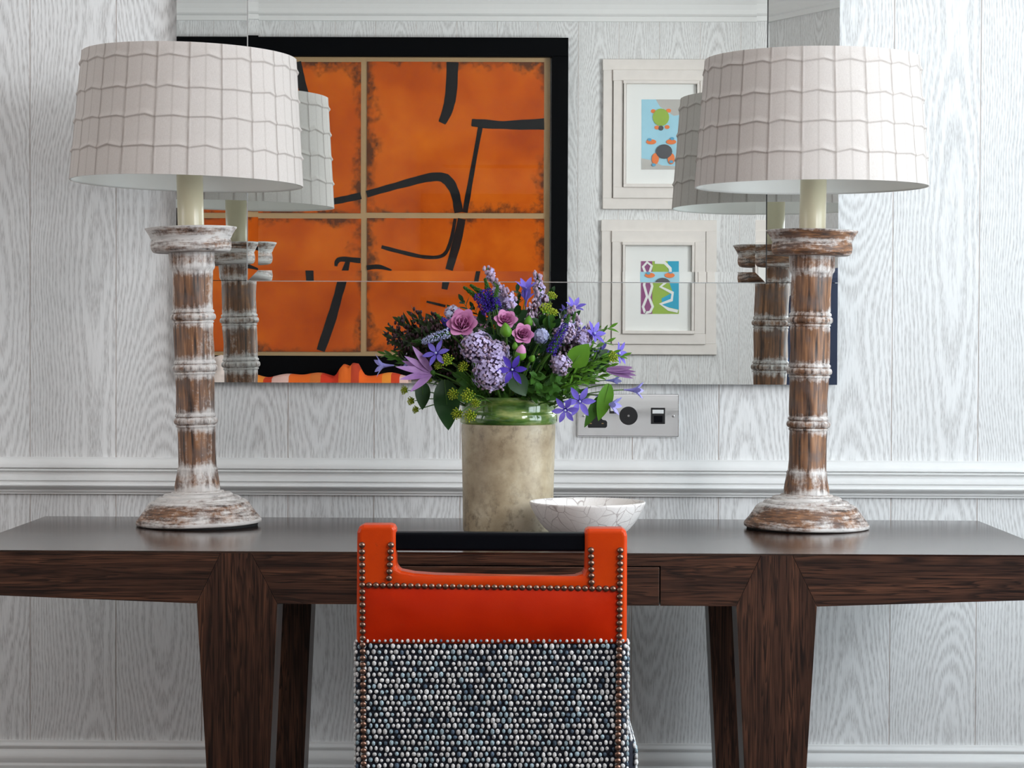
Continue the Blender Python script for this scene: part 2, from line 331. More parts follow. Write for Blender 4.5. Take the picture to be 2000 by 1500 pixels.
# ------------------------------------------------------------------ mesh helpers
class MB:
    def __init__(s): s.v = []; s.f = []; s.a = []
    def add(s, vs, fs, att=0.0):
        o = len(s.v); s.v += [tuple(x) for x in vs]; s.f += [tuple(i + o for i in f) for f in fs]
        s.a += (list(att) if isinstance(att, (list, tuple)) and len(att) == len(vs) else [att] * len(vs))
        return s
    def box(s, x0, x1, y0, y1, z0, z1):
        vs = [(x, y, z) for x in (x0, x1) for y in (y0, y1) for z in (z0, z1)]
        return s.add(vs, [(0, 1, 3, 2), (4, 6, 7, 5), (0, 4, 5, 1), (2, 3, 7, 6), (0, 2, 6, 4), (1, 5, 7, 3)])
    def prism(s, pts, y0, y1):          # outline in x,z pushed along y; pts counter-clockwise seen from -y
        n = len(pts); vs = [(x, y0, z) for x, z in pts] + [(x, y1, z) for x, z in pts]
        fs = [tuple(range(n)), tuple(range(2 * n - 1, n - 1, -1))] + [(i, i + n, (i + 1) % n + n, (i + 1) % n) for i in range(n)]
        return s.add(vs, fs)
    def tube(s, path, radii, n=8, cap=True, att=0.0):
        path = [Vector(p) for p in path]; vs = []; fs = []; m = len(path)
        if not isinstance(radii, (list, tuple)): radii = [radii] * m
        up = Vector((0.31, 0.17, 0.93))
        for i, p in enumerate(path):
            t = (path[min(i + 1, m - 1)] - path[max(i - 1, 0)]).normalized()
            a = t.cross(up)
            if a.length < 1e-4: a = t.cross(Vector((1, 0, 0)))
            a.normalize(); b = t.cross(a)
            for k in range(n):
                w = 2 * PI * k / n; vs.append(p + (a * math.cos(w) + b * math.sin(w)) * radii[i])
        for i in range(m - 1):
            for k in range(n):
                fs.append((i * n + k, i * n + (k + 1) % n, (i + 1) * n + (k + 1) % n, (i + 1) * n + k))
        if cap: fs += [tuple(range(n - 1, -1, -1)), tuple(range((m - 1) * n, m * n))]
        return s.add(vs, fs, att)
    def lathe(s, prof, n=48, c=(0, 0, 0), att=None, jitter=None):   # prof = [(r, z)]
        vs = []; fs = []; at = []
        for i, (r, z) in enumerate(prof):
            for k in range(n):
                w = 2 * PI * k / n; rr = r
                if jitter: rr += jitter(w, z, r)
                vs.append((c[0] + rr * math.cos(w), c[1] + rr * math.sin(w), c[2] + z)); at.append(att[i] if att else 0.0)
        for i in range(len(prof) - 1):
            for k in range(n):
                fs.append((i * n + k, i * n + (k + 1) % n, (i + 1) * n + (k + 1) % n, (i + 1) * n + k))
        return s.add(vs, fs, at)
    def ball(s, c, r, n=6, m=4, squash=(1, 1, 1), att=0.0):
        vs = [(c[0], c[1], c[2] - r * squash[2])]; fs = []
        for i in range(1, m):
            ph = -PI / 2 + PI * i / m
            for k in range(n):
                w = 2 * PI * k / n
                vs.append((c[0] + r * squash[0] * math.cos(ph) * math.cos(w), c[1] + r * squash[1] * math.cos(ph) * math.sin(w), c[2] + r * squash[2] * math.sin(ph)))
        vs.append((c[0], c[1], c[2] + r * squash[2])); e = len(vs) - 1
        for k in range(n):
            fs.append((0, 1 + (k + 1) % n, 1 + k)); fs.append((e, e - n + k, e - n + (k + 1) % n))
        for i in range(m - 2):
            for k in range(n):
                fs.append((1 + i * n + k, 1 + i * n + (k + 1) % n, 1 + (i + 1) * n + (k + 1) % n, 1 + (i + 1) * n + k))
        return s.add(vs, fs, att)
    def leaf(s, b, d, nrm, L, W, curl=0.15, fold=0.25, k=6, shape=1.0, thick=0.0):
        b = Vector(b); d = Vector(d).normalized(); nrm = Vector(nrm)
        sd = d.cross(nrm)
        if sd.length < 1e-4: sd = d.cross(Vector((0.3, 0.5, 0.8)))
        sd.normalize(); nn = sd.cross(d).normalized(); vs = []; fs = []
        for i in range(k + 1):
            t = i / k; w = W * 0.5 * math.sin(PI * min(1, (t * 0.97 + 0.03)) ** shape) ** 0.85
            c = b + d * (L * t) - nn * (curl * L * t * t)
            for q in (-1, 0, 1):
                vs.append(c + sd * (w * q) + nn * (fold * w * abs(q)))
        for i in range(k):
            for q in (0, 1):
                fs.append((i * 3 + q, i * 3 + q + 1, i * 3 + q + 4, i * 3 + q + 3))
        return s.add(vs, fs)
    def build(s, name, mat, parent=None, smooth=True, att=None, bevel=0.0, seg=2, angle=0.6):
        me = bpy.data.meshes.new(name); me.from_pydata(s.v, [], s.f); me.validate()
        if att and len(me.vertices) == len(s.a):
            if isinstance(s.a[0], (tuple, list)):
                at = me.attributes.new(att, 'FLOAT_COLOR', 'POINT'); at.data.foreach_set('color', [q for c in s.a for q in c4(c)])
            else:
                at = me.attributes.new(att, 'FLOAT', 'POINT'); at.data.foreach_set('value', s.a)
        me.materials.append(MAT[mat] if isinstance(mat, str) else mat)
        if smooth: me.polygons.foreach_set('use_smooth', [True] * len(me.polygons))
        me.update()
        o = bpy.data.objects.new(name, me); COL.objects.link(o)
        if parent is not None: o.parent = parent
        if bevel > 0:
            md = o.modifiers.new('bevel', 'BEVEL'); md.width = bevel; md.segments = seg; md.limit_method = 'ANGLE'; md.angle_limit = angle
            md.harden_normals = False
        return o
def empty(name, loc=(0, 0, 0), rot=(0, 0, 0)):
    o = bpy.data.objects.new(name, None); COL.objects.link(o); o.location = loc; o.rotation_euler = rot; o.empty_display_size = 0.05
    return o
def tag(o, label, cat, group=None):
    o['label'] = label; o['category'] = cat
    if group: o['group'] = group
    return o
def struct(o): o['kind'] = 'structure'; return o
def copy_tree(o, parent=None):
    c = o.copy(); COL.objects.link(c); c.parent = parent
    for ch in o.children: copy_tree(ch, c)
    return c

# ================================================================== the room
XL, XR, XP, YF, YP, ZC = -3.3, 1.85, 1.02, -4.9, -3.5, 2.66
PW, J0 = 0.172, -0.9938
struct(MB().box(XL - .4, XR + .4, YF - .2, .2, -0.06, 0).build('floor', 'carpet', smooth=False))
struct(MB().box(XL - .4, XR + .4, YF - .2, .2, ZC, ZC + .06).build('ceiling', 'ceiling_paint', smooth=False))
wb = struct(MB().box(XL - .1, XR + .1, 0.0012, 0.12, 0, ZC).build('wall_back', 'joint', smooth=False))
wf = struct(MB().box(XL - .1, XP + .1, YF - .12, YF - 0.0012, 0, ZC).build('wall_front', 'joint', smooth=False))
CA = math.atan2(YP - YF, XR - XP); CL = math.hypot(YP - YF, XR - XP)      # canted wall beside the window
wr = MB().box(-.05, CL + .05, -.12, -.0012, 0, ZC).build('wall_return', 'joint', smooth=False); struct(wr)
wr.location = (XP, YF, 0); wr.rotation_euler = (0, 0, CA)
def plank_mesh():
    m = MB().box(-PW / 2 + .0008, PW / 2 - .0008, 0, 0.006, 0, ZC)
    o = m.build('plank', 'plank', None, False); me = o.data; bpy.data.objects.remove(o); return me
PME = plank_mesh()
def planks(parent, a, b, fn):
    k0 = math.floor((a - J0) / PW); x = J0 + k0 * PW
    while x < b:
        o = bpy.data.objects.new('plank', PME); COL.objects.link(o); o.parent = parent
        loc, rz = fn(x + PW / 2); o.location = loc; o.rotation_euler = (0, 0, rz)
        x += PW
planks(wb, XL + .02, XR - .02, lambda x: ((x, 0.0, 0), 0))
planks(wf, XL + .02, XP - .05, lambda x: ((x, YF, 0), PI))
planks(wr, 0.0, CL - .1, lambda x: ((x, 0, 0), PI))
struct(MB().box(XL - .1, XL, YF, -2.6, 0, ZC).box(XL - .1, XL, -1.0, 0.1, 0, ZC).box(XL - .1, XL, -2.6, -1.0, 0, 1.06).box(XL - .1, XL, -2.6, -1.0, 2.40, ZC).build('wall_left', 'stone_plaster', smooth=False))
WZ0, WZ1 = 0.60, 2.40
WA, WB = (-2.03, -0.63), (-3.40, -2.20)
w_ = MB().box(XR, XR + .1, YP - .1, WB[0], 0, ZC).box(XR, XR + .1, WB[1], WA[0], 0, ZC).box(XR, XR + .1, WA[1], .1, 0, ZC)
WB0 = 1.30
for (y0, y1, z0) in ((*WA, WZ0), (*WB, WB0)): w_.box(XR, XR + .1, y0, y1, 0, z0).box(XR, XR + .1, y0, y1, WZ1, ZC)
struct(w_.build('wall_right', 'plaster', smooth=False))
def window(name, x, y0, y1, z0, z1):
    m = MB(); t = .045
    m.box(x - .03, x + .03, y0, y1, z0, z0 + t).box(x - .03, x + .03, y0, y1, z1 - t, z1).box(x - .03, x + .03, y0, y0 + t, z0, z1).box(x - .03, x + .03, y1 - t, y1, z0, z1)
    ym = (y0 + y1) / 2; zm = (z0 + z1) / 2
    m.box(x - .02, x + .02, ym - .02, ym + .02, z0, z1).box(x - .02, x + .02, y0, y1, zm - .02, zm + .02)
    w = struct(m.build(name, 'white_paint', smooth=False))
    for (a, b) in ((y0 + t, ym - .02), (ym + .02, y1 - t)):
        for (c, d) in ((z0 + t, zm - .02), (zm + .02, z1 - t)):
            MB().box(x - .002, x + .002, a, b, c, d).build('pane', 'pane', w, False)
window('window_1', XR + .05, WA[0], WA[1], WZ0, WZ1)
window('added_window_far', XR + .05, WB[0], WB[1], WB0, WZ1)  # made-up window, opening for the far fill light
window('added_window_left', XL - .05, -2.6, -1.0, 1.06, 2.40)  # made-up window for the left fill light

def moulding(name, prof, a, b, kind='x', at=0.0, flip=1):
    # prof: [(depth from wall, z)]; runs from a to b along x (or y)
    vs = []; n = len(prof)
    for e in (a, b):
        for d, z in prof:
            vs.append((e, at - d * flip, z) if kind == 'x' else (at - d * flip, e, z))
    fs = [(i, i + 1, n + i + 1, n + i) for i in range(n - 1)] + [tuple(range(n)), tuple(range(2 * n - 1, n - 1, -1))]
    return struct(MB().add(vs, fs).build(name, 'white_paint', smooth=False))
def zv(v, D=4.28): return P(1000, v, D).z
def arc(pts): return pts
def bead(d0, z0, d1, z1, h, n=6):       # a convex (h>0) or hollow (h<0) run between two points
    out = []
    for i in range(n + 1):
        t = i / n; out.append((d0 + (d1 - d0) * t + h * math.sin(PI * t), z0 + (z1 - z0) * t))
    return out
zr = [zv(v) for v in (897, 900, 917, 919, 924, 926, 941, 943, 957, 960, 964, 969, 972)]
dado = [(0, zr[0])] + bead(.010, zr[1], .020, zr[2], .003) + [(.013, zr[3] + .001)] + bead(.014, zr[3], .018, zr[4], .007, 5) + [(.013, zr[5])] \
    + bead(.014, zr[5] - .001, .026, zr[6], -.005) + [(.021, zr[7])] + bead(.022, zr[7] - .001, .022, zr[8], .009) + [(.013, zr[9]), (.013, zr[10]), (.008, zr[10]), (.008, zr[11]), (0, zr[11])]
moulding('trim_1', dado, XL, XR)
zk = [zv(v) for v in (1452, 1456, 1465, 1468, 1472, 1490, 1494)]
skirt = [(0, zk[0]), (.006, zk[0])] + bead(.007, zk[1], .011, zk[2], .003) + [(.009, zk[3])] + bead(.013, zk[4], .018, zk[5], .003) + [(.016, zk[6]), (.022, zk[6] - .004), (.022, 0.0), (0, 0.0)]
moulding('baseboard_back', skirt, XL, XR)
moulding('baseboard_front', skirt, XL, XP, 'x', YF, -1)
corn = [(0, 2.455), (.012, 2.455), (.012, 2.475), (.02, 2.48)] + bead(.024, 2.485, .10, 2.60, -.02) + [(.11, 2.61), (.11, 2.64), (.13, 2.645), (.13, ZC), (0, ZC)]
moulding('trim_2', corn, XL, XP, 'x', YF, -1)
t3 = moulding('trim_3', corn, 0, CL, 'x', 0, -1); t3.location = (XP, YF, 0); t3.rotation_euler = (0, 0, CA)
moulding('trim_4', corn, XL, XR, 'x', 0, 1)
dado_f = dado
moulding('trim_5', dado, XL, XP, 'x', YF, -1)

# ================================================================== mirror on the wall
mir = tag(empty('wall_mirror', (0, 0, 0)), 'large wall mirror behind the lamps, reflecting an orange painting', 'mirror')
DM = YM - CAMY
a = P(344, 749, DM); b = P(1635, 749, DM); s1 = P(484, 550, DM); s2 = P(1495, 550, DM); zb = (P(344, 746, DM).z + P(1635, 752, DM).z) / 2
mx0, mx1, cx0, cx1, zs = a.x, b.x, s1.x, s2.x, (s1.z + s2.z) / 2
ztop = zs + 1.02; zt2 = ztop + (zs - zb)
MB().box(mx0 + .004, mx1 - .004, YM + .008, 0.0, zb + .004, zt2 - .004).build('backing_board', 'mirror_back', mir, False)
def slab(name, x0, x1, z0, z1, y):
    o = MB().add([(x0, y, z0), (x1, y, z0), (x1, y, z1), (x0, y, z1)], [(0, 1, 2, 3)]).build(name, 'mirror_strip', mir, False)
    e = MB(); t = .007
    e.add([(x0, y, z0), (x1, y, z0), (x1, y, z1), (x0, y, z1), (x0, y + t, z0), (x1, y + t, z0), (x1, y + t, z1), (x0, y + t, z1)],
          [(0, 4, 5, 1), (1, 5, 6, 2), (2, 6, 7, 3), (3, 7, 4, 0)])
    e.build('glass_edge', 'mirror_edge', o, False)
g = .0006
slab('border_strip', mx0, mx1, zb, zs - g, YM)
slab('border_strip', mx0, mx1, ztop + g, zt2, YM)
slab('border_strip', mx0, cx0 - g, zs + g, ztop - g, YM)
slab('border_strip', cx1 + g, mx1, zs + g, ztop - g, YM)
BW = .0205; BD = BW * math.tan(math.radians(3.3)); yc = YM - .0005; ye = yc - BD
i0, i1, k0, k1 = cx0 + BW, cx1 - BW, zs + BW, ztop - BW
cp = MB().add([(i0, yc, k0), (i1, yc, k0), (i1, yc, k1), (i0, yc, k1)], [(0, 1, 2, 3)]).build('centre_plate', 'mirror_glass', mir, False)
for q in ([(cx0, ye, zs), (cx1, ye, zs), (i1, yc, k0), (i0, yc, k0)], [(cx1, ye, zs), (cx1, ye, ztop), (i1, yc, k1), (i1, yc, k0)],
          [(cx1, ye, ztop), (cx0, ye, ztop), (i0, yc, k1), (i1, yc, k1)], [(cx0, ye, ztop), (cx0, ye, zs), (i0, yc, k0), (i0, yc, k1)]):
    MB().add(q, [(0, 1, 2, 3)]).build('bevel', 'mirror_glass', cp, False)
t = .0022
MB().box(cx0 - t, cx0, ye - .001, YM + .004, zs - t, ztop).build('plate_edge', 'mirror_edge', cp, False)
MB().box(cx1, cx1 + t, ye - .001, YM + .004, zs - t, ztop).build('plate_edge', 'black_plastic', cp, False)
MB().box(cx0, cx1, ye - .001, YM + .004, zs - t * .7, zs).build('plate_edge', 'mirror_edge', cp, False)

# ================================================================== table
DF, DB = 3.472, 4.14
yF, yB = CAMY + DF, CAMY + DB
ZT = 0.76
tab = tag(empty('console_table', (0, (yF + yB) / 2, 0)), 'dark stained oak table with splayed legs and overhanging ends', 'table')
def TB(m, name, mat, **k):
    o = m.build(name, mat, tab, False, **k); o.location = (0, -(yF + yB) / 2, 0); return o
sF = DF / F
def fx(u): return (u - 1030) * sF
xL, xR_ = (87 - 1030) * DB / F, (1911 - 1030) * DB / F
zA = ZT - 103 * sF; zE = ZT - 86 * sF; th = .003
TB(MB().box(xL, xR_, yF, yB, ZT - th, ZT), 'table_top', 'oak_top')
LS = [(431, 490, 384, 542, 403, 528), (1489, 1550, 1441, 1598, 1458, 1580)]
y0f, y0b = yF + .001, yF + .085
def legpts(L):
    a0, a1, b0, b1, c0, c1 = L
    f1 = (ZT - th - zA)
    zl = ZT - (1500 - 1080) * sF; k = zA / (zA - zl)      # taper carried on to the floor
    d0, d1 = fx(b0) + (fx(c0) - fx(b0)) * k, fx(b1) + (fx(c1) - fx(b1)) * k
    return [(d0, 0), (d1, 0), (fx(b1), zA), (fx(a1), ZT - th), (fx(a0), ZT - th), (fx(b0), zA)]
for (ya, yb) in ((yF + .0, yF + .085), (yB - .085, yB)):
    for L in LS:
        p = legpts(L)
        o = MB().prism(p, ya, yb).build('leg', 'oak_z', tab, False, bevel=0); o.location = (0, -(yF + yB) / 2, 0)
    # rails between and beyond the legs, mitred against them
    A, B = LS
    eps = .0008
    l = [(xL, zE), (fx(A[2]) - eps, zA), (fx(A[0]) - eps, ZT - th), (xL, ZT - th)]
    r = [(fx(B[3]) + eps, zA), (xR_, zE), (xR_, ZT - th), (fx(B[1]) + eps, ZT - th)]
    TB(MB().prism(l, ya + .0004, yb), 'end_rail', 'oak_x'); TB(MB().prism(r, ya + .0004, yb), 'end_rail', 'oak_x')
    if ya == yF:
        dl, dr, dz = fx(701), fx(1290), ZT - 25 * sF
        m1 = [(fx(A[3]) + eps, zA), (dl - .002, zA), (dl - .002, dz), (dr + .002, dz), (dr + .002, zA), (fx(B[2]) - eps, zA), (fx(B[0]) - eps, ZT - th), (fx(A[1]) + eps, ZT - th)]
        TB(MB().prism(m1, ya + .0004, yb), 'front_rail', 'oak_x')
        TB(MB().box(dl, dr, ya, ya + .40, zA, dz - .002), 'drawer', 'oak_x', bevel=.0015, seg=2)
    else:
        TB(MB().prism([(fx(A[3]) + eps, zA), (fx(B[2]) - eps, zA), (fx(B[0]) - eps, ZT - th), (fx(A[1]) + eps, ZT - th)], ya, yb), 'back_rail', 'oak_x')
for (x0, x1) in ((xL, xL + .03), (xR_ - .03, xR_)):
    TB(MB().box(x0, x1, yF + .085, yB - .085, zE, ZT - th), 'end_cap', 'oak_x')

# ================================================================== lamps
DL = 3.95; S = DL / F
def make_shade_mesh():
    n, mrows = 22 * 20, 92; H = 248 * S; R0, R1 = 226 * S, 207 * S
    rows = [1 - .105, 1 - .34, 1 - .56, 1 - .785]
    vs = []; at = []; rr = random.Random(3)
    kinks = {(j, k): rr.uniform(.3, .75) for j in range(4) for k in range(22)}
    hts = {(j, k): rr.uniform(.25, 1.5) for j in range(4) for k in range(22)}
    wob = [[rr.uniform(-1, 1) for _ in range(9)] for k in range(22)]
    zsl = sorted(set([i / 70 for i in range(71)] + [r + d for r in rows for d in (-.028, -.02, -.014, -.009, -.004, 0, .004, .008, .014, .022)]))
    for t in zsl:
        for i in range(n):
            cell = i / 20.0; k = int(cell) % 22; fr = cell - int(cell)
            kk = k if fr < .5 else (k + 1) % 22
            dx = fr if fr < .5 else fr - 1
            wi = wob[kk]; q = t * 8; qi = min(7, int(q)); w = wi[qi] + (wi[qi + 1] - wi[qi]) * (q - qi)
            dx2 = dx - w * .022
            seam_and_shadow = math.exp(-(dx2 / .028) ** 2); faint = .30 * math.exp(-((abs(dx) - .5) / .02) ** 2)
            r = R0 + (R1 - R0) * t; d = .0011 * seam_and_shadow; att = max(.95 * seam_and_shadow, faint)
            zoff = 0
            for j, rt in enumerate(rows):
                kn = kinks[(j, k)]; h = hts[(j, k)]
                up = (fr / kn) if fr < kn else (1 - fr) / (1 - kn)
                c = rt + .020 * h * (up - .35)            # the tuck rises between the cords
                e = t - c
                wd = .016
                if 0 <= e < wd * 2: d += .0034 * (1 - e / (wd * 2)) * (.6 + .5 * up); 
                elif -.012 < e < 0: d += .0034 * (1 + e / .012) * (.6 + .5 * up)
                if -.012 < e < .006: att = max(att, .45 * (1 - abs(e + .003) / .009))  # shadow beneath the tuck put into the fabric colour
            # bottom hem
            wv = 0.0
            th_ = 2 * PI * i / n
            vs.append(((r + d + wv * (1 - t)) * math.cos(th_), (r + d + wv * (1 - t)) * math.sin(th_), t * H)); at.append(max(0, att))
    m = MB(); N = len(zsl); fs = []
    for a_ in range(N - 1):
        for i in range(n):
            fs.append((a_ * n + i, a_ * n + (i + 1) % n, (a_ + 1) * n + (i + 1) % n, (a_ + 1) * n + i))
    m.add(vs, fs, at)
    o = m.build('fabric', 'linen', None, True, att='seam_and_shadow'); me = o.data; bpy.data.objects.remove(o)
    o = MB().lathe([(R0 - .001, 0.0005), (R0 - .003, 0.0), (R0 - .0035, .004), (R1 - .0035, H - .004), (R1 - .001, H)], 96).build('lining', 'shade_lining')
    ml = o.data; bpy.data.objects.remove(o)
    return me, ml, H, R0, R1
SH = make_shade_mesh()
def lamp(ub, y0v, lean, label, mats, shade_c, shade_tilt):
    base = P(ub, 1029, DL)
    root = tag(empty('table_lamp', (base.x, base.y, ZT)), label, 'lamp', 'pair of turned wooden table lamps')
    body = empty('lamp_body', (0, 0, 0)); bpy.data.objects.remove(body)
    def zz(v): return (1030 - v) * S
    M = Matrix.Rotation(lean, 4, 'Y')
    off = Vector((0, 0, .1125 * abs(math.sin(lean)) * 1.0))
    def place(o): o.matrix_local = Matrix.Translation(off) @ M; return o
    jit = lambda sd: (lambda w, z, r: .0006 * math.sin(3 * w + sd + z * 40) + .0004 * math.sin(7 * w + sd * 2 + z * 90))
    # felt under the foot fills the gap the lean leaves
    MB().lathe([(0, 0), (.108, 0), (.109, .004), (.105, .0065), (0, .0065)], 48).build('felt_pad', 'black_felt', root)
    bp = [(0, 0.0), (118, 0.0), (121.5, 2), (122, 6), (121, 9), (117, 14), (112, 20), (107, 27), (103, 33), (100, 38), (96, 43), (90, 46.5), (86, 47.5), (84.5, 46.2), (83.5, 49.5), (80, 53), (73, 55), (70, 55), (69, 53.8), (67.5, 58), (63, 61), (55, 62), (52, 61.5), (50, 65), (40, 66)]
    fine = []
    for i in range(len(bp) - 1):
        for q in range(2): fine.append((bp[i][0] + (bp[i + 1][0] - bp[i][0]) * q / 2, bp[i][1] + (bp[i + 1][1] - bp[i][1]) * q / 2))
    fine.append(bp[-1])
    place(MB().lathe([(r * S, z * S) for r, z in fine], 72, att=[.55 if z > 42 or z < 9 else .18 for r, z in fine], jitter=jit(1)).build('base', mats[1], root, True, att='lime'))
    col = [(44, 64), (44.5, 68), (44, 74), (42.5, 84), (40.5, 95), (39, 104), (39.5, 107), (39.3, 109), (37.3, 111)]
    lime = [.9, .9, .5, .2, .5, .8, 1, 1, .9]
    def shaft(z0, z1, r0, r1):
        for q in range(0, 13):
            t = q / 12; col.append((r0 + (r1 - r0) * t - .7 * math.sin(PI * t), z0 + (z1 - z0) * t)); e = min(t, 1 - t) * (z1 - z0)
            lime.append(max(0, .75 - e / 16.0))
    def node(z, k=1.0):
        for dz, r, l in ((-14, 38, .8), (-12, 40.2, 1), (-9.5, 40.4, 1), (-8.5, 37.6, .3), (-7.3, 41.2, .8), (-4.5, 43.8, .7), (-1, 44.3, .6), (3, 43.4, .9), (5.3, 41, 1), (6.3, 38.0, .3), (7.5, 41.2, 1), (11, 41, 1), (13, 39.4, 1), (14.5, 38, .9)):
            col.append((r * k, z + dz)); lime.append(l)
    shaft(113, 186, 37, 37); node(203, .965); shaft(219, 290, 37.6, 38.2); node(306); shaft(322, 390, 39, 39.2); node(406); shaft(422, 492, 39, 39.5)
    for z, r, l in ((496, 40.5, .9), (499, 43, 1), (503, 44.2, .9), (512, 44, .35), (522, 44.2, .4), (529, 44.6, .8), (532, 44, .6)): col.append((r, z)); lime.append(l)
    place(MB().lathe([(r * S, z * S) for r, z in col], 64, att=lime, jitter=jit(2)).build('column', mats[0], root, True, att='lime'))
    cup = [(30, 530), (70, 530.5), (74.5, 532), (77.5, 537), (78.5, 545), (77.5, 553), (76.5, 557), (79, 560), (79.5, 562), (82, 567), (86, 573), (89, 577.5), (89, 579), (86.5, 579.5), (80, 575), (70, 572), (26, 572)]
    place(MB().lathe([(r * S, z * S) for r, z in cup], 72, att=[.5, .5, .6, .4, .2, .4, .8, .9, .6, .3, .3, .7, .8, .6, .5, .5, .5], jitter=jit(3)).build('drip_cup', mats[2], root, True, att='lime'))
    place(MB().lathe([(25.6 * S, 571 * S), (25.6 * S, 800 * S), (20 * S, 801 * S), (0.001, 801 * S)], 40).build('candle_tube', 'candle_tube', root))
    # shade hangs on its own carrier and sits at its own angle
    c = P(shade_c[0], shade_c[1], DL) - Vector(root.location)
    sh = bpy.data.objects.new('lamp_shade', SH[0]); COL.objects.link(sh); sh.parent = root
    sh.location = (c.x, 0, c.z); sh.rotation_euler = (0, shade_tilt, .3 if ub < 1000 else 1.07)
    ln = bpy.data.objects.new('lining', SH[1]); COL.objects.link(ln); ln.parent = sh
    H, R0, R1 = SH[2:]
    m = MB(); zc_ = H * .80
    for q in range(3):
        w = q * 2 * PI / 3 + .4; rr = R0 + (R1 - R0) * .80 - .004
        m.tube([(.012 * math.cos(w), .012 * math.sin(w), zc_), (rr * math.cos(w), rr * math.sin(w), zc_)], .0016, 6)
    m.lathe([(.013, zc_ - .003), (.018, zc_ - .003), (.018, zc_ + .003), (.013, zc_ + .003)], 24)
    m.build('shade_carrier', 'brass', sh)
    return root
lamp(388, 0, -.0272, 'limed wooden bamboo-turned lamp with linen shade, whiter one left of the flowers', ('lime_upright', 'lime_turned', 'lime_turned'), (365.5, 359), .020)
lamp(1574, 0, .0150, 'limed wooden bamboo-turned lamp with linen shade, browner one right of the bowl', ('lime_upright_b', 'lime_turned_b', 'lime_cup_b'), (1584.5, 366), -.006)

# ================================================================== crock and bowl
DV = 3.86; SV = DV / F
vb = P(992, 1034, DV)
VX, VY = vb.x, vb.y
crock = tag(empty('stoneware_crock', (VX, VY, ZT)), 'cream stoneware crock with green glazed rim holding the flowers', 'vase')
def vz(v): return (1034 - v) * SV
body = [(0, 0), (84, 0), (87, 1.5), (88, 5), (88.2, 30), (89, 80), (90.2, 130), (91.5, 180), (92, 205), (91.6, 211)]
MB().lathe([(r * SV, z * SV) for r, z in body], 72).build('body', 'crock', crock)
gl = [(91.6, 210.5), (94, 212), (95.5, 215), (95.8, 222), (95.5, 229), (94, 232), (91.5, 234), (91.3, 237), (92.2, 246), (92.4, 253), (94, 257), (94.2, 261), (92, 264), (88, 264), (86, 260), (85, 235), (85, 120), (0.1, 118)]
MB().lathe([(r * SV, z * SV) for r, z in gl], 72).build('glazed_rim', 'glaze', crock)
DBW = 3.69; SB = DBW / F
bb = P(1147, 1055, DBW)
bowl = tag(empty('crackle_bowl', (bb.x, bb.y, ZT)), 'white crackle glazed bowl in front of the crock', 'bowl')
bp = [(0, 0), (36, 0), (40, 1.5), (52, 5.5), (63, 10), (74, 16.5), (83, 24), (91, 33), (98, 43), (104, 53), (108.5, 62), (112, 71), (113, 74.5), (112.3, 76.5), (110.3, 76.5), (107.5, 71), (103, 60), (97, 49), (88, 37), (76, 26), (60, 17), (40, 10.5), (20, 8), (0.1, 7.5)]
MB().lathe([(r * SB, z * SB) for r, z in bp], 80, jitter=lambda w, z, r: .0008 * math.sin(2 * w + .6) * (z / .06)).build('bowl_body', 'crackle', bowl)

# ================================================================== socket plate
sp = P(1227, 811.5, 4.285); 
plate = tag(empty('socket_plate', (sp.x, 0, sp.z)), 'polished chrome wall plate with socket and outlets under the mirror', 'socket')
SW = 4.285 / F
o = MB().box(-99.5 * SW, 99.5 * SW, -.006, -.0005, -42 * SW, 42 * SW).build('face_plate', 'chrome', plate, False, bevel=.0022, seg=3)
def pxy(u, v): return ((u - 1227) * SW, (811.5 - v) * SW)
def flat(name, pts, mat, par, y0=-.0065, y1=-.004):
    return MB().prism([pxy(u, v) for u, v in pts], y0, y1).build(name, mat, par, False, bevel=.0006, seg=1)
def rrect(x0, y0, x1, y1, r=3):
    pts = []
    for cx, cy_, a0 in ((x0 + r, y1 - r, 90), (x1 - r, y1 - r, 0), (x1 - r, y0 + r, -90), (x0 + r, y0 + r, -180)):
        for q in range(4):
            w = math.radians(a0 + (90 - q * 30 if False else q * 30)); 
            pts.append((cx + r * math.cos(w) * 1, cy_ + r * math.sin(w)))
    return pts
def rr2(x0, v0, x1, v1, r=3):      # rounded rectangle in pixels, ordered counter-clockwise seen from the front
    pts = []
    for cx, cv, a0 in ((x1 - r, v1 - r, -90), (x1 - r, v0 + r, 0), (x0 + r, v0 + r, 90), (x0 + r, v1 - r, 180)):
        for q in range(4):
            w = math.radians(a0 + q * 30); pts.append((cx + r * math.cos(w), cv - r * math.sin(w)))
    return pts
ins = [(1149, 836), (1183, 836), (1186, 833), (1186, 824), (1183, 821), (1177, 820), (1174, 816), (1174, 800), (1172, 798), (1162, 798), (1160, 800), (1160, 816), (1157, 820), (1151, 821), (1148, 824), (1148, 833)]
si = flat('socket_insert', ins, 'black_plastic', plate)
for u in (1154, 1177):
    MB().box(*[x for p_ in ((pxy(u - 2, 0)[0], pxy(u + 2, 0)[0]),) for x in p_], -.0068, -.0062, pxy(0, 828.2)[1], pxy(0, 826.5)[1]).build('contact', 'brass', si, False)
rk = flat('rocker_surround', rr2(1190, 785, 1204, 808, 1), 'black_plastic', plate)
flat('rocker', rr2(1192, 787, 1202, 803, 1), 'white_plastic', rk, -.0085, -.006)
ro = MB(); px_, pz_ = pxy(1227.5, 812)
ro.tube([(px_, -.004, pz_), (px_, -.0075, pz_), (px_, -.0078, pz_)], [18 * SW, 18 * SW, 17.2 * SW], 40)
ro = ro.build('round_outlet', 'black_plastic', plate, False)
MB().tube([(px_, -.007, pz_), (px_, -.0095, pz_)], .0022, 14).build('centre_pin', 'steel_screw', ro, False)
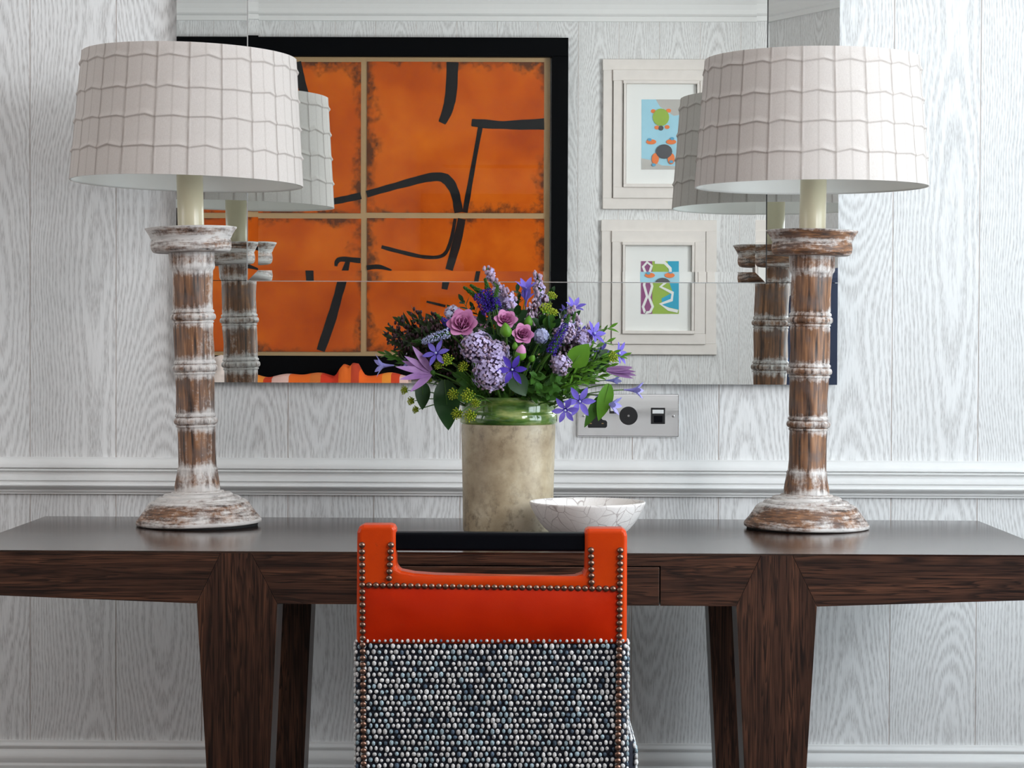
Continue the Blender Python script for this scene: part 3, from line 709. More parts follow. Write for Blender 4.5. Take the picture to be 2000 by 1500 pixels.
dp = flat('data_outlet', rr2(1271, 796, 1299, 828, 1), 'black_plastic', plate)
flat('label_window', rr2(1274, 800, 1296, 807.5, .6), 'white_plastic', dp, -.0070, -.006)
flat('shutter', rr2(1277, 812, 1294, 825, 1), 'black_bar', dp, -.0072, -.006)
for u, v in ((1139.5, 812.5), (1314.5, 812)):
    x_, z_ = pxy(u, v); MB().tube([(x_, -.004, z_), (x_, -.0068, z_), (x_, -.0072, z_)], [.0026, .0026, .0018], 16).build('screw', 'steel_screw', plate, False)

# ================================================================== chair
DC = 3.25; SC = DC / F
chx = (961.5 - 1030) * SC; chy = CAMY + DC
chair = tag(empty('dining_chair', (chx, chy, 0)), 'chair with orange leather and blue white tweed back, studded with nails', 'chair')
def cz(v, u=961.5): return P(u, v, DC).z
def cx_(u): return (u - 961.5) * SC
def rake(z): return -(z - .62) * .07
def CH(m, name, mat, par=None, smooth=False, **k):
    m.v = [(x, y + rake(z), z) for x, y, z in m.v]
    return m.build(name, mat, par or chair, smooth, **k)
TH = .046
outl = [(697, 1258), (1227, 1258), (1226, 1045), (1223.5, 1036), (1216, 1031), (1151, 1031), (1145, 1034), (1143, 1040), (1143.5, 1110), (1139, 1120), (1125, 1125), (1090, 1127.5), (960, 1125), (850, 1122), (810, 1119), (785, 1114), (775, 1108), (774.5, 1033), (771, 1026), (765, 1023.5), (712, 1023.5), (703, 1028), (699, 1038)]
CH(MB().prism([(cx_(u), cz(v, u)) for u, v in outl], 0, TH), 'leather_cover', 'leather', bevel=.007, seg=4, angle=.9, smooth=False)
def pillow(name, u0, u1, v0, v1, h, nx=28, nz=10):
    m = MB(); vs = []; fs = []
    for j in range(nz + 1):
        for i in range(nx + 1):
            a_, b_ = i / nx, j / nz
            d = h * (1 - abs(2 * a_ - 1) ** 6) * (1 - abs(2 * b_ - 1) ** 2.6)
            u = u0 + (u1 - u0) * a_; v = v0 + (v1 - v0) * b_
            d += .0012 * noise.noise(Vector((u * .02, v * .03, 1.0))) * (1 - abs(2 * a_ - 1) ** 6) * (1 - abs(2 * b_ - 1) ** 2.6)
            vs.append((cx_(u), -.0002 - d, cz(v, u)))
    for j in range(nz):
        for i in range(nx):
            p0 = j * (nx + 1) + i; fs.append((p0, p0 + nx + 1, p0 + nx + 2, p0 + 1))
    return CH(m.add(vs, fs), name, 'leather_red' if name == 'leather_panel' else 'leather', smooth=True)
pillow('leather_panel', 711, 1211, 1144, 1253, .007)
pillow('leather_band', 770, 1150, 1124, 1148, .003, 28, 6)
CH(MB().box(cx_(768), cx_(1150), .006, .034, cz(1076), cz(1040)), 'handle_bar', 'black_bar', bevel=.004, seg=3)
# tweed lower back: dark ground cloth and its raised loops
bw0, bw1, bv1 = 695, 1229, 1640
m = MB(); m.box(cx_(bw0), cx_(bw1), .003, TH, cz(bv1), cz(1254)); 
CH(m, 'tweed_back', 'tweed_ground', bevel=.008, seg=3)
def loop_col():
    q = R.random()
    if q < .72: k = R.uniform(.50, .85); return (k, k * .98, k * .97, 1)
    if q < .94: k = R.uniform(.35, .65); return (k * .70, k * .90, k, 1)
    k = R.uniform(.10, .25); return (k * .55, k * .75, k, 1)
m = MB(); row = 0; v = 1251.0
while v < 1640:
    u = bw0 + 3 + (row % 2) * 4.0
    first = row == 0
    while u < bw1 - 1:
        if True:
            r = R.uniform(3.5, 4.9) * SC * (.75 if first else 1); jx, jz = R.uniform(-1.2, 1.2), R.uniform(-1.1, 1.1)
            el = R.uniform(.9, 1.35)
            m.ball((cx_(u + jx), .0015 - (.0012 if not first else .0035), cz(v + jz, u)), r, 7, 5, (R.uniform(.85, 1.05), .8, el), loop_col())
        u += 11.1
    v += 11.25; row += 1
for sgn, ue in ((1, bw1), (-1, bw0)):      # loops round the sides of the back
    v = 1258.0
    while v < 1640:
        for q in range(4):
            y_ = .008 + q * .0095 + R.uniform(-.001, .001)
            m.ball((cx_(ue) + sgn * .0006, y_, cz(v + R.uniform(-2, 2), ue)), R.uniform(3.6, 5) * SC, 7, 5, (.8, 1, 1.1), loop_col())
        v += 10.5
o = CH(m, 'tweed_loops', 'tweed', smooth=True, att='tint'); o['kind'] = 'stuff'
# nails share one mesh
nm = MB(); rn = 6.4 * SC
nm.lathe([(rn, 0), (rn * .96, rn * .28), (rn * .80, rn * .55), (rn * .5, rn * .76), (rn * .2, rn * .84), (0.00001, rn * .85)], 14)
nm.v = [(x, -z, y) for x, y, z in nm.v]
no = nm.build('nail', 'nail_bronze', None, True); nme = no.data; bpy.data.objects.remove(no)
def nail(u, v, y=-.0008):
    z = cz(v, u); o = bpy.data.objects.new('nail', nme); COL.objects.link(o); o.parent = chair
    o.location = (cx_(u), y + rake(z), z); o.rotation_euler = (-.07, 0, 0)
v = 1063.0
while v < 1625: nail(709 + (v - 1063) * .006, v, -.0008 if v < 1250 else -.0025); v += 13.05
v = 1073.5
while v < 1625: nail(1212.5 - (v - 1073) * .004, v, -.0008 if v < 1250 else -.0025); v += 12.95
for k in range(6): nail(765.5 - k * .75, 1063 + k * 12.95); nail(1155.5 + k * .3, 1073 + k * 12.6)
nk = 37
for k in range(1, nk): nail(709 + (1212.5 - 709) * k / nk, 1141.5 + (1149 - 1141.5) * k / nk)
# seat and legs under the table
SXO = .014
sw, sy0, sy1, sz0, sz1 = .209, TH - .005, TH + .44, .395, .50
m = MB(); m.box(-sw + SXO, sw + SXO, sy0, sy1, sz0, sz1); m.build('seat', 'tweed_ground', chair, False, bevel=.025, seg=4)
m = MB()
for sgn in (-1, 1):
    z = sz0 + .012
    while z < sz1 - .004:
        y_ = sy0 + .012
        while y_ < sy1 - .01:
            ins_ = max(0, z - (sz1 - .025)) * .55
            m.ball((SXO + sgn * (sw - ins_), y_ + R.uniform(-.0015, .0015), z + R.uniform(-.0012, .0012)), R.uniform(.0034, .0048), 6, 4, (.8, 1, 1.1), loop_col()); y_ += .0092
        z += .0092
x = -sw + .02
while x < sw - .015:
    y_ = sy0 + .01
    while y_ < sy1 - .01:
        m.ball((SXO + x + R.uniform(-.001, .001), y_, sz1), R.uniform(.0034, .0046), 6, 4, (1, 1, .8), loop_col()); y_ += .0098
    x += .0098
o = m.build('seat_loops', 'tweed', chair, True, att='tint'); o['kind'] = 'stuff'
for sx in (-1, 1):
    MB().prism([(sx * .19 - .018, 0), (sx * .19 + .018, 0), (sx * .195 + .022, .40), (sx * .195 - .022, .40)], TH + .37, TH + .41).build('leg', 'oak_z', chair, False, bevel=.003)
    MB().prism([(sx * .19 - .018, 0), (sx * .19 + .018, 0), (sx * .195 + .022, .42), (sx * .195 - .022, .42)], .0, .040).build('leg', 'oak_z', chair, False, bevel=.003)

# ================================================================== flowers in the crock
MOUTH = Vector((VX, VY, ZT + 255 * SV))
def B(u, v, dy=0.0): return P(u, v, DV - dy)
VIEW = (Vector((0, CAMY, CAMZ)) - MOUTH).normalized()
def stem_path(tip, d=None, n=7):
    a_ = MOUTH + Vector(((tip.x - VX) * .20, (tip.y - VY) * .20, -.05)); a_.x = max(VX - .06, min(VX + .06, a_.x)); a_.y = max(VY - .06, min(VY + .06, a_.y))
    mid = MOUTH + Vector(((tip.x - VX) * .45, (tip.y - VY) * .45, max(.02, (tip.z - MOUTH.z) * .62)))
    out = []
    for i in range(n + 1):
        t = i / n; out.append(a_ * (1 - t) ** 2 + mid * (2 * t * (1 - t)) + tip * t * t)
    return out
def root_at(name, label, cat, group):
    return tag(empty(name, tuple(MOUTH)), label, cat, group)
def fin(m, name, mat, root, stuff=False, smooth=True):
    m.v = [(x - MOUTH.x, y - MOUTH.y, z - MOUTH.z) for x, y, z in m.v]
    o = m.build(name, mat, root, smooth)
    if stuff: o['kind'] = 'stuff'
    return o
def stem(root, tip, r=.0013, mat='stem_green'):
    p = stem_path(tip); fin(MB().tube(p, [r * 1.2] * (len(p) - 1) + [r * .8], 6), 'stem', mat, root); return (p[-1] - p[-2]).normalized()
def rv(s=1.0): return Vector((R.uniform(-s, s), R.uniform(-s, s), R.uniform(-s, s)))
def perp(a_):
    b_ = a_.cross(Vector((0.2, 0.3, 0.9)))
    if b_.length < 1e-3: b_ = a_.cross(Vector((1, 0, 0)))
    b_.normalize(); return b_, a_.cross(b_).normalized()

def star(u, v, dy, face, label, mat='star_blue', L=.020, open_=.9, tail=None):
    c = B(u, v, dy); root = root_at('star_flower', label, 'flower', 'blue star flowers in the crock'); ax = Vector(face).normalized()
    e1, e2 = perp(ax); back = c - ax * .020
    p = stem_path(back); p2 = p[:-1] + [back]; fin(MB().tube(p2, .0010, 6), 'stem', 'stem_green', root)
    fin(MB().tube([back, back + ax * .008, c - ax * .004, c], [.0012, .0020, .0034, .0050], 10, False), 'throat', mat, root)
    for k in range(6):
        w = k * PI / 3 + .3; out = e1 * math.cos(w) + e2 * math.sin(w)
        d = (out * open_ + ax * (1.15 - open_)).normalized()
        fin(MB().leaf(c + out * .0035 - ax * .001, d, ax, L * R.uniform(.92, 1.08), L * .44, .18, .22, 6, .9), 'petal', mat, root)
    fin(MB().ball(c + ax * .002, .0022, 6, 4), 'stamens', 'pale_blue', root)
    return root
def rose(u, v, dy, face, r, label):
    c = B(u, v, dy); ax = Vector(face).normalized(); e1, e2 = perp(ax); root = root_at('pink_rose', label, 'flower', 'pink roses in the crock')
    stem(root, c - ax * r * .8, .0016)
    for ring, (n, rad, hh, wid, tilt) in enumerate(((4, .18, 1.10, .9, .02), (5, .42, 1.05, 1.05, .18), (5, .66, .95, 1.25, .38), (6, .85, .78, 1.3, .65))):
        for k in range(n):
            w = 2 * PI * (k + .37 * ring) / n + R.uniform(-.15, .15); out = e1 * math.cos(w) + e2 * math.sin(w); tg = -e1 * math.sin(w) + e2 * math.cos(w)
            m = MB(); vs = []; fs = []; NU, NVv = 6, 5
            for j in range(NVv + 1):
                t = j / NVv
                for i in range(NU + 1):
                    s_ = (i / NU - .5) * 2
                    wd = wid * r * .62 * (math.sin(PI * (.18 + .62 * t)))
                    cur = 1 - .38 * s_ * s_
                    rr_ = rad * r * (.45 + .55 * t) * cur + r * tilt * t * t * .9
                    hz = (-.55 + hh * 1.05 * t - .10 * s_ * s_ * t) * r - (.12 * r * tilt * max(0, t - .75) * 6)
                    vs.append(c + out * rr_ + tg * (s_ * wd) + ax * hz)
            for j in range(NVv):
                for i in range(NU):
                    q = j * (NU + 1) + i; fs.append((q, q + 1, q + NU + 2, q + NU + 1))
            fin(m.add(vs, fs), 'petal', 'rose_pink', root)
    for k in range(5):
        w = 2 * PI * k / 5; out = e1 * math.cos(w) + e2 * math.sin(w)
        fin(MB().leaf(c - ax * r * .8, out * .8 + ax * .5, ax, r * 1.0, r * .4, .1), 'sepal', 'leaf_bright', root)
def bud(u, v, dy, d, L, label, mat='leaf_bright', tipmat=None):
    c = B(u, v, dy); ax = Vector(d).normalized(); root = root_at('rose_bud', label, 'bud', 'closed buds in the crock')
    stem(root, c - ax * L * .5, .0014)
    m = MB(); prof = [(.0008, -.5), (.26, -.42), (.40, -.2), (.38, .05), (.24, .32), (.07, .5), (.002, .54)]
    path = [c + ax * (z * L) for r, z in prof]; m.tube(path, [r * L for r, z in prof], 10)
    fin(m, 'bud', mat, root)
    if tipmat:
        pr = [(.30, -.02), (.34, .12), (.26, .38), (.06, .60)]
        fin(MB().tube([c + ax * (z * L) for r, z in pr], [r * L * 1.04 for r, z in pr], 10), 'petals', tipmat, root)
def spike(pts, r, label, mat, tipmat='leaf_mid', tipfrac=.35, dens=1.0, name='veronica_spike'):
    path = [B(*p_) for p_ in pts]; root = root_at(name, label, 'flower', 'veronica spikes in the crock')
    base = path[0]; stem(root, base, .0014)
    def at(t):
        q = t * (len(path) - 1); i = min(len(path) - 2, int(q)); return path[i].lerp(path[i + 1], q - i)
    Lt = sum((path[i + 1] - path[i]).length for i in range(len(path) - 1)); n = int(Lt / .0016 * dens)
    m, m2 = MB(), MB()
    for i in range(n):
        t = i / n; c = at(t); ax = (at(min(1, t + .05)) - at(max(0, t - .05))).normalized(); e1, e2 = perp(ax)
        rad = r * (1.0 - .78 * t ** 1.6)
        for k in range(6):
            w = k * PI / 3 + i * .55 + R.uniform(-.2, .2); out = e1 * math.cos(w) + e2 * math.sin(w)
            q = c + out * rad * R.uniform(.75, 1.1); sz = r * .30 * (1 - .5 * t)
            if t < 1 - tipfrac:
                m.leaf(q - out * sz, (out + ax * .5 + rv(.3)), ax, sz * 2.2, sz * 1.5, .2, .2, 2)
                if k % 2 == 0: m.ball(q, sz * .62, 5, 3)
            else: m2.ball(q - out * rad * .25, sz * .75, 5, 3)
    m2.tube([at(i / 8) for i in range(9)], [r * .45 * (1 - .8 * (i / 8)) for i in range(9)], 6)
    fin(m, 'florets', mat, root, True); fin(m2, 'green_tip', tipmat, root, True)
def cluster(u, v, dy, rpx, label, mat='lilac', budmat='lilac_bud', n=80, el=1.0, name='lilac_bloom', budf=.4, ang=0.0):
    c = B(u, v, dy); r = rpx * SV; root = root_at(name, label, 'flower', 'lilac heads in the crock'); stem(root, c - Vector((0, -.2, .5)) * r, .0018)
    m, m2 = MB(), MB(); ca, sa = math.cos(ang), math.sin(ang)
    n = int(n * 1.7)
    for i in range(n):
        z = 1 - 2 * (i + .5) / n; w = i * 2.39996; s_ = math.sqrt(1 - z * z)
        d = Vector((s_ * math.cos(w), s_ * math.sin(w), z)); rr_ = r * (R.uniform(.78, 1.08) + .10 * math.sin(3 * w) * s_)
        o_ = Vector((d.x * rr_, d.y * rr_ * .9, d.z * rr_ * el)); o_ = Vector((o_.x * ca + o_.z * sa, o_.y, -o_.x * sa + o_.z * ca)); q = c + o_
        sz = R.uniform(.0034, .0050)
        if R.random() < budf: m2.ball(q, sz * .62, 6, 4, att=0); m2.tube([q, q - d * sz * 2], [sz * .3, sz * .15], 4)
        else:
            e1, e2 = perp((d + rv(.3)).normalized())
            for k in range(4):
                w2 = k * PI / 2 + R.random(); out = e1 * math.cos(w2) + e2 * math.sin(w2)
                m.leaf(q, out + d * .25, d, sz * 1.25, sz * 1.15, .15, .15, 3)
    core = MB().ball(c, r * .70, 10, 7, (1, .9, el)); fin(core, 'heart', 'lilac_heart', root)
    fin(m, 'florets', mat, root, True); fin(m2, 'buds', budmat, root, True)
def lilac_tip(pts, label, wpx=14):
    path = [B(*p_) for p_ in pts]; root = root_at('lilac_sprig', label, 'flower', 'lilac heads in the crock'); stem(root, path[0], .0015)
    m, m2, m3 = MB(), MB(), MB(); n = 26
    for i in range(n):
        t = i / n; q_ = t * (len(path) - 1); k = min(len(path) - 2, int(q_)); c = path[k].lerp(path[k + 1], q_ - k)
        for j in range(3):
            w = R.uniform(0, 2 * PI); d = Vector((math.cos(w), math.sin(w) * .9, R.uniform(-.2, .7))).normalized(); q = c + d * wpx * SV * (1 - .55 * t) * R.uniform(.5, 1.1)
            sz = R.uniform(.0030, .0042)
            m3.tube([c, q], .0006, 4)
            if R.random() < .35 + .5 * t: m2.ball(q, sz * .85, 6, 4, (1, 1, 1.25))
            else:
                e1, e2 = perp((d + VIEW * .5).normalized())
                for g_ in range(4):
                    w2 = g_ * PI / 2 + .4; out = e1 * math.cos(w2) + e2 * math.sin(w2); m.leaf(q, out + d * .2, d, sz * 1.4, sz * 1.2, .1, .1, 3)
    m3.tube(path, .0011, 5)
    fin(m, 'florets', 'lilac', root, True); fin(m2, 'buds', 'lilac_bud', root, True); fin(m3, 'twigs', 'stem_green', root)
def lime_umbel(u, v, dy, rpx, label):
    c = B(u, v, dy); r = rpx * SV; root = root_at('lime_umbel', label, 'flower', 'lime green umbels in the crock'); ax = (VIEW * .6 + (c - MOUTH).normalized()).normalized(); stem(root, c - ax * r, .0009)
    e1, e2 = perp(ax); m = MB()
    for i in range(26):
        w = i * 2.4; q0 = math.sqrt((i + .5) / 26); q = c + (e1 * math.cos(w) + e2 * math.sin(w)) * r * .98 * q0 + ax * r * (.45 * (1 - q0 * q0) + .2 * R.random())
        m.ball(q, r * R.uniform(.10, .16), 6, 4); m.tube([c - ax * r * .8, q], .0004, 4)
    fin(m, 'florets', 'lime_flower', root, True)
    for k in range(5):
        w = k * 2 * PI / 5; out = e1 * math.cos(w) + e2 * math.sin(w)
        fin(MB().leaf(c - ax * r * .35, out + ax * .15, ax, r * .85, r * .6, .1, .1, 4), 'bract', 'leaf_bright', root)
def clematis(u, v, dy, dirs, L, label, wd=.22):
    c = B(u, v, dy); root = root_at('clematis_flower', label, 'flower', 'clematis flowers in the crock')
    mean = sum((Vector(d) for d in dirs), Vector()).normalized(); stem(root, c - mean * .004, .0014)
    for d in dirs:
        fin(MB().leaf(c, Vector(d), VIEW + Vector((0, 0, .4)), L * R.uniform(.9, 1.08), L * wd, -.10, .35, 8, .85), 'petal', 'clematis', root)
    fin(MB().ball(c, .005, 8, 6), 'calyx', 'leaf_mid', root)
def big_leaf(u0, v0, u1, v1, dy, wpx, label, mat, nrm=None, curl=.12, fold=.18):
    a_, b_ = B(u0, v0, dy), B(u1, v1, dy + .008); root = root_at('leaf_spray', label, 'leaf', 'broad leaves in the crock')
    p = stem_path(a_); fin(MB().tube(p, .0010, 6), 'stem', 'stem_green', root)
    fin(MB().leaf(a_, b_ - a_, nrm or (VIEW + Vector((.2, 0, .3))), (b_ - a_).length, wpx * SV, curl, fold, 12, .78), 'leaf', mat, root)
    d_ = (b_ - a_); nn_ = (VIEW).normalized()
    fin(MB().tube([a_ + nn_ * .0006, a_ + d_ * .5 + nn_ * .0006], [.0006, .0003], 4), 'midrib', 'stem_green', root)
def sprig(tip, label, mat, n=14, L=.028, W=.009, grp='foliage', budm=None, spread=.8, name='foliage_sprig', start=.35):
    root = root_at(name, label, 'foliage', grp); p = stem_path(tip, n=10); fin(MB().tube(p, [.0016 - .0001 * i for i in range(11)], 5), 'stem', 'stem_green', root)
    m = MB(); mb = MB()
    for i in range(n):
        t = start + (1 - start) * (i + .5) / n; q = t * 10; k = min(9, int(q)); c = p[k].lerp(p[k + 1], q - k); ax = (p[k + 1] - p[k]).normalized(); e1, e2 = perp(ax)
        w = i * 2.4 + R.uniform(-.3, .3); out = e1 * math.cos(w) + e2 * math.sin(w)
        d = (ax * (1.1 - spread * .5) + out * spread + rv(.15)).normalized()
        m.leaf(c, d, ax + VIEW * .3, L * R.uniform(.75, 1.15) * (1.1 - .35 * t), W * R.uniform(.8, 1.2), R.uniform(0, .25), .25, 5, .9)
        if budm and t > .55:
            for _ in range(3):
                q2 = c + d * L * .5 + rv(.006); mb.ball(q2, R.uniform(.0018, .0030), 5, 4, (1, 1, 1.5))
    m.leaf(p[-1], (p[-1] - p[-2]), VIEW, L * .7, W * .8, .1, .2, 5)
    o = fin(m, 'leaves', mat, root, True)
    if mb.v: fin(mb, 'buds', budm, root, True)

ORD = ['leftmost', 'second from left', 'third from left', 'fourth from left', 'fifth from left', 'sixth from left', 'seventh from left', 'eighth from left', 'ninth from left', 'tenth from left', 'eleventh from left', 'twelfth from left', 'thirteenth from left', 'fourteenth from left', 'fifteenth from left', 'sixteenth from left']
def row(pts, label, mat, **k):
    for i, (u, v, dy) in enumerate(sorted(pts)):
        sprig(B(u, v, dy), label + ', ' + ('rightmost' if i == len(pts) - 1 else ORD[i]), mat, **k)
# --- filling foliage: deep inside first, then the outline the photograph shows
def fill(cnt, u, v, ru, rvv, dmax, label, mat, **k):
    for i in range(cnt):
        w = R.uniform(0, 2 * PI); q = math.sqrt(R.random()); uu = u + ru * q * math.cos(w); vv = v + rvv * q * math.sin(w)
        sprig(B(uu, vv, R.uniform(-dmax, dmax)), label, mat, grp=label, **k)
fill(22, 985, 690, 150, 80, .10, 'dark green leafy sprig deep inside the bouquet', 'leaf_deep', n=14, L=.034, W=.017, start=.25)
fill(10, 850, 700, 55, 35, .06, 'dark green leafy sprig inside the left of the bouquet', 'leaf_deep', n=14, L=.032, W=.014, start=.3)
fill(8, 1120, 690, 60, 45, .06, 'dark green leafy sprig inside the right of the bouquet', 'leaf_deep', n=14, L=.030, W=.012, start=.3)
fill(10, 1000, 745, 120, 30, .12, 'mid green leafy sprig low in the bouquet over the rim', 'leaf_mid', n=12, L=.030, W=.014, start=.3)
row(((785, 676, .03), (812, 648, .02), (832, 655, .06), (822, 690, .05), (800, 700, .0), (840, 668, -.02), (862, 655, .0), (775, 650, .0), (790, 632, .03), (815, 622, -.02), (838, 640, .04), (805, 668, .05), (770, 662, -.03), (850, 628, -.04)), 'dark olive sprig with plum buds at left of the bouquet', 'leaf_olive', n=26, L=.036, W=.0095, budm='bud_plum', grp='dark budded sprigs at left', spread=.5, start=.38)
row(((755, 692, .02), (768, 700, .05), (780, 690, -.02)), 'narrow green leaf sprig reaching out at far left of bouquet', 'leaf_mid', n=12, L=.026, W=.006, grp='narrow sprigs at left', spread=.4, start=.6)
row(((1040, 600, .05), (1060, 590, .02), (1030, 615, .07), (1150, 648, .02), (1135, 660, .05)), 'plum brown budded sprig at upper right of the bouquet', 'bud_plum', n=16, L=.020, W=.008, budm='lilac_bud', grp='plum budded sprigs at right', spread=.6, start=.6)
row(((1190, 640, .02), (1185, 668, .03), (1215, 695, .04), (1200, 700, .0), (1190, 715, .06), (1170, 735, .07), (1195, 690, .07), (1175, 705, .08), (1150, 720, .09), (1200, 730, .02), (1140, 745, .10), (1180, 725, -.03)), 'fresh green narrow leaf sprig at right of the bouquet', 'leaf_bright', n=15, L=.026, W=.0065, grp='fresh green sprigs at right', spread=.55, start=.4)
row(((1095, 745, .12), (1060, 760, .13), (1080, 770, .11), (1105, 725, .11), (1130, 765, .08), (1050, 735, .13)), 'glossy mid green sprig over the right of the crock rim', 'leaf_mid', n=14, L=.026, W=.011, grp='glossy sprigs over the rim', spread=.9, start=.4)
row(((885, 610, .0), (905, 590, -.03), (1010, 570, -.04), (1075, 575, -.03), (1110, 605, -.02), (1120, 620, .02), (960, 600, .02)), 'dark green sprig at the top of the bouquet', 'leaf_deep', n=14, L=.026, W=.010, grp='dark sprigs at top', spread=.7, start=.45)
# --- broad leaves
big_leaf(868, 742, 878, 840, .10, 52, 'large dark heart-shaped leaf hanging left of the crock', 'leaf_deep')
big_leaf(825, 745, 826, 800, .09, 30, 'dark leaf hanging beneath the open clematis', 'leaf_deep')
big_leaf(1115, 715, 1150, 672, .10, 42, 'broad light green leaf right of the violet spike', 'leaf_bright')
big_leaf(1190, 750, 1170, 822, .10, 30, 'light green pointed leaf in front of the socket plate', 'leaf_bright')
big_leaf(1175, 772, 1142, 835, .095, 22, 'narrower darker leaf in front of the socket plate', 'leaf_mid')
big_leaf(1000, 732, 1028, 772, .14, 40, 'deep green leaf at the bouquet centre over the rim', 'leaf_deep')
big_leaf(890, 765, 925, 785, .13, 26, 'deep green leaf left of centre at the rim', 'leaf_mid')
big_leaf(1068, 640, 1080, 615, .08, 26, 'green leaf near the top right of bouquet', 'leaf_mid')
# --- flowers
cluster(932, 678, .15, 31, 'round lilac head left of centre below the pink rose', n=110)
cluster(968, 692, .14, 27, 'lilac head at the centre, paler and partly hidden', n=90, budf=.3)
cluster(961, 727, .16, 34, 'lowest lilac head at the centre of the bouquet', n=120, el=1.05)
cluster(1102, 648, .07, 22, 'pale lilac head right of the violet spike', n=60, budf=.5)
cluster(1137, 662, .05, 18, 'lilac head at right beside the plum sprigs', n=50, budf=.5)
cluster(1096, 712, .11, 19, 'small lilac head low at right of centre', n=50, budf=.5)
cluster(1057, 656, .11, 13, 'small pale blue scabious-like head beside small pink rose', 'pale_blue', 'pale_blue', n=50, budf=.2)
cluster(885, 612, .02, 15, 'small pale blue head above the left pink rose', 'pale_blue', 'lilac_bud', n=36, budf=.4)
lilac_tip([(985, 610, .03), (980, 580, .02), (962, 545, 0), (950, 524, 0)], 'tall lilac sprig at the very top of the bouquet', 17)
lilac_tip([(1000, 612, .05), (995, 590, .05), (988, 565, .03)], 'lilac sprig just below the topmost sprig', 18)
lilac_tip([(1062, 590, 0), (1054, 560, -.01), (1048, 532, -.01)], 'lilac sprig at top right of the bouquet', 13)
lilac_tip([(1125, 640, .02), (1120, 620, .02), (1115, 600, .01)], 'lilac sprig near the violet spike at right', 14)
spike([(955, 612, .06), (938, 585, .05), (905, 560, .03)], .0098, 'violet veronica spike, left one of the top group', 'violet_blue')
spike([(962, 605, .06), (948, 578, .05), (918, 556, .03)], .0098, 'violet veronica spike, middle one of the top group', 'violet_blue')
spike([(965, 600, .05), (955, 575, .04), (947, 543, .03)], .0098, 'violet veronica spike, upright one of the top group', 'violet_blue')
spike([(970, 600, .07), (968, 580, .06), (972, 556, .05)], .0075, 'greener veronica spike beside the top group', 'violet_blue', tipfrac=.6)
spike([(1074, 690, .14), (1090, 662, .14), (1104, 636, .13), (1112, 614, .12)], .0092, 'long violet veronica spike right of centre', 'violet_blue', tipfrac=.3)
spike([(1112, 650, .06), (1118, 628, .05), (1124, 608, .04)], .0065, 'grey green veronica spike behind the violet one', 'pale_blue', tipfrac=.55)
spike([(877, 650, .15), (850, 658, .15), (828, 667, .14), (804, 667, .13)], .0080, 'pale blue veronica spike pointing left', 'pale_blue', 'leaf_mid', .3)
spike([(885, 640, .09), (868, 628, .08), (850, 612, .06)], .0068, 'dark blue veronica spike left of the pink rose', 'violet_blue', tipfrac=.4)
rose(903, 631, .14, (-.15, -.9, .45), .0195, 'largest pink rose, at left of the bouquet')
rose(988, 624, .13, (.15, -.75, .6), .0150, 'pink rose at the bouquet centre above the green bud')
rose(1021, 652, .15, (.2, -.9, .35), .0140, 'small pink rose right of centre')
bud(988, 645, .165, (-.1, -.3, .9), .026, 'green rose bud below the centre rose')
bud(1032, 628, .12, (.1, -.2, 1), .020, 'green bud between the two smaller roses')
bud(1017, 690, .165, (.15, -.3, .9), .026, 'half open bud with a pink tip', 'leaf_bright', 'rose_pink')
bud(1039, 700, .16, (.5, -.4, .7), .014, 'small round green bud right of the pink tipped bud')
bud(1006, 676, .165, (0, -.3, 1), .014, 'tiny green bud on the centre stems')
fin_ = (-.2, -.9, .1)
star(852, 690, .15, (-.35, -.8, .35), 'blue star flower above the open clematis', 'star_blue', .022)
star(1000, 722, .18, (.1, -1, .05), 'deep violet star flower at the bouquet centre', 'violet_blue', .024)
star(1027, 566, .02, (.05, -.5, .9), 'blue star flower upright at the top', 'star_blue', .024, .45)
star(1160, 652, .05, (.6, -.6, .4), 'blue star flower at the upper right edge', 'star_blue', .022, .7)
star(1208, 690, .04, (.8, -.5, .1), 'blue star flower at right above the closed clematis', 'star_blue', .022, .7)
star(1132, 784, .13, (.1, -1, -.15), 'blue star flower hanging left of the socket, upper one', 'star_blue', .025)
star(1104, 801, .14, (-.1, -1, -.25), 'blue star flower hanging left of the socket, lower one', 'star_blue', .022)
star(1193, 790, .10, (.9, -.35, -.15), 'blue star flower in front of the socket switch', 'star_pale', .022, .45)
star(1240, 762, .05, (1, -.2, -.02), 'pale blue star flower at the far right tip', 'star_pale', .020, .45)
star(748, 714, .05, (-1, -.25, -.02), 'pale blue star flower at the far left tip', 'star_pale', .022, .55)
star(1122, 600, .0, (.3, -.6, .7), 'blue star flower at top right behind the lilac', 'star_blue', .020, .6)
clematis(845, 728, .13, [(-1, -.2, .55), (-1, -.3, .12), (-1, -.5, -.25), (-.8, -.5, -.75), (-.75, -.2, .95), (-.9, .3, .3)], .064, 'open pale purple clematis at left of the bouquet', .20)
clematis(1180, 722, .08, [(1, -.25, .02), (1, -.3, -.10), (1, -.1, .06), (1, 0, -.2), (1, -.2, -.22), (1, -.3, -.34)], .056, 'closed purple clematis at right of the bouquet', .17)
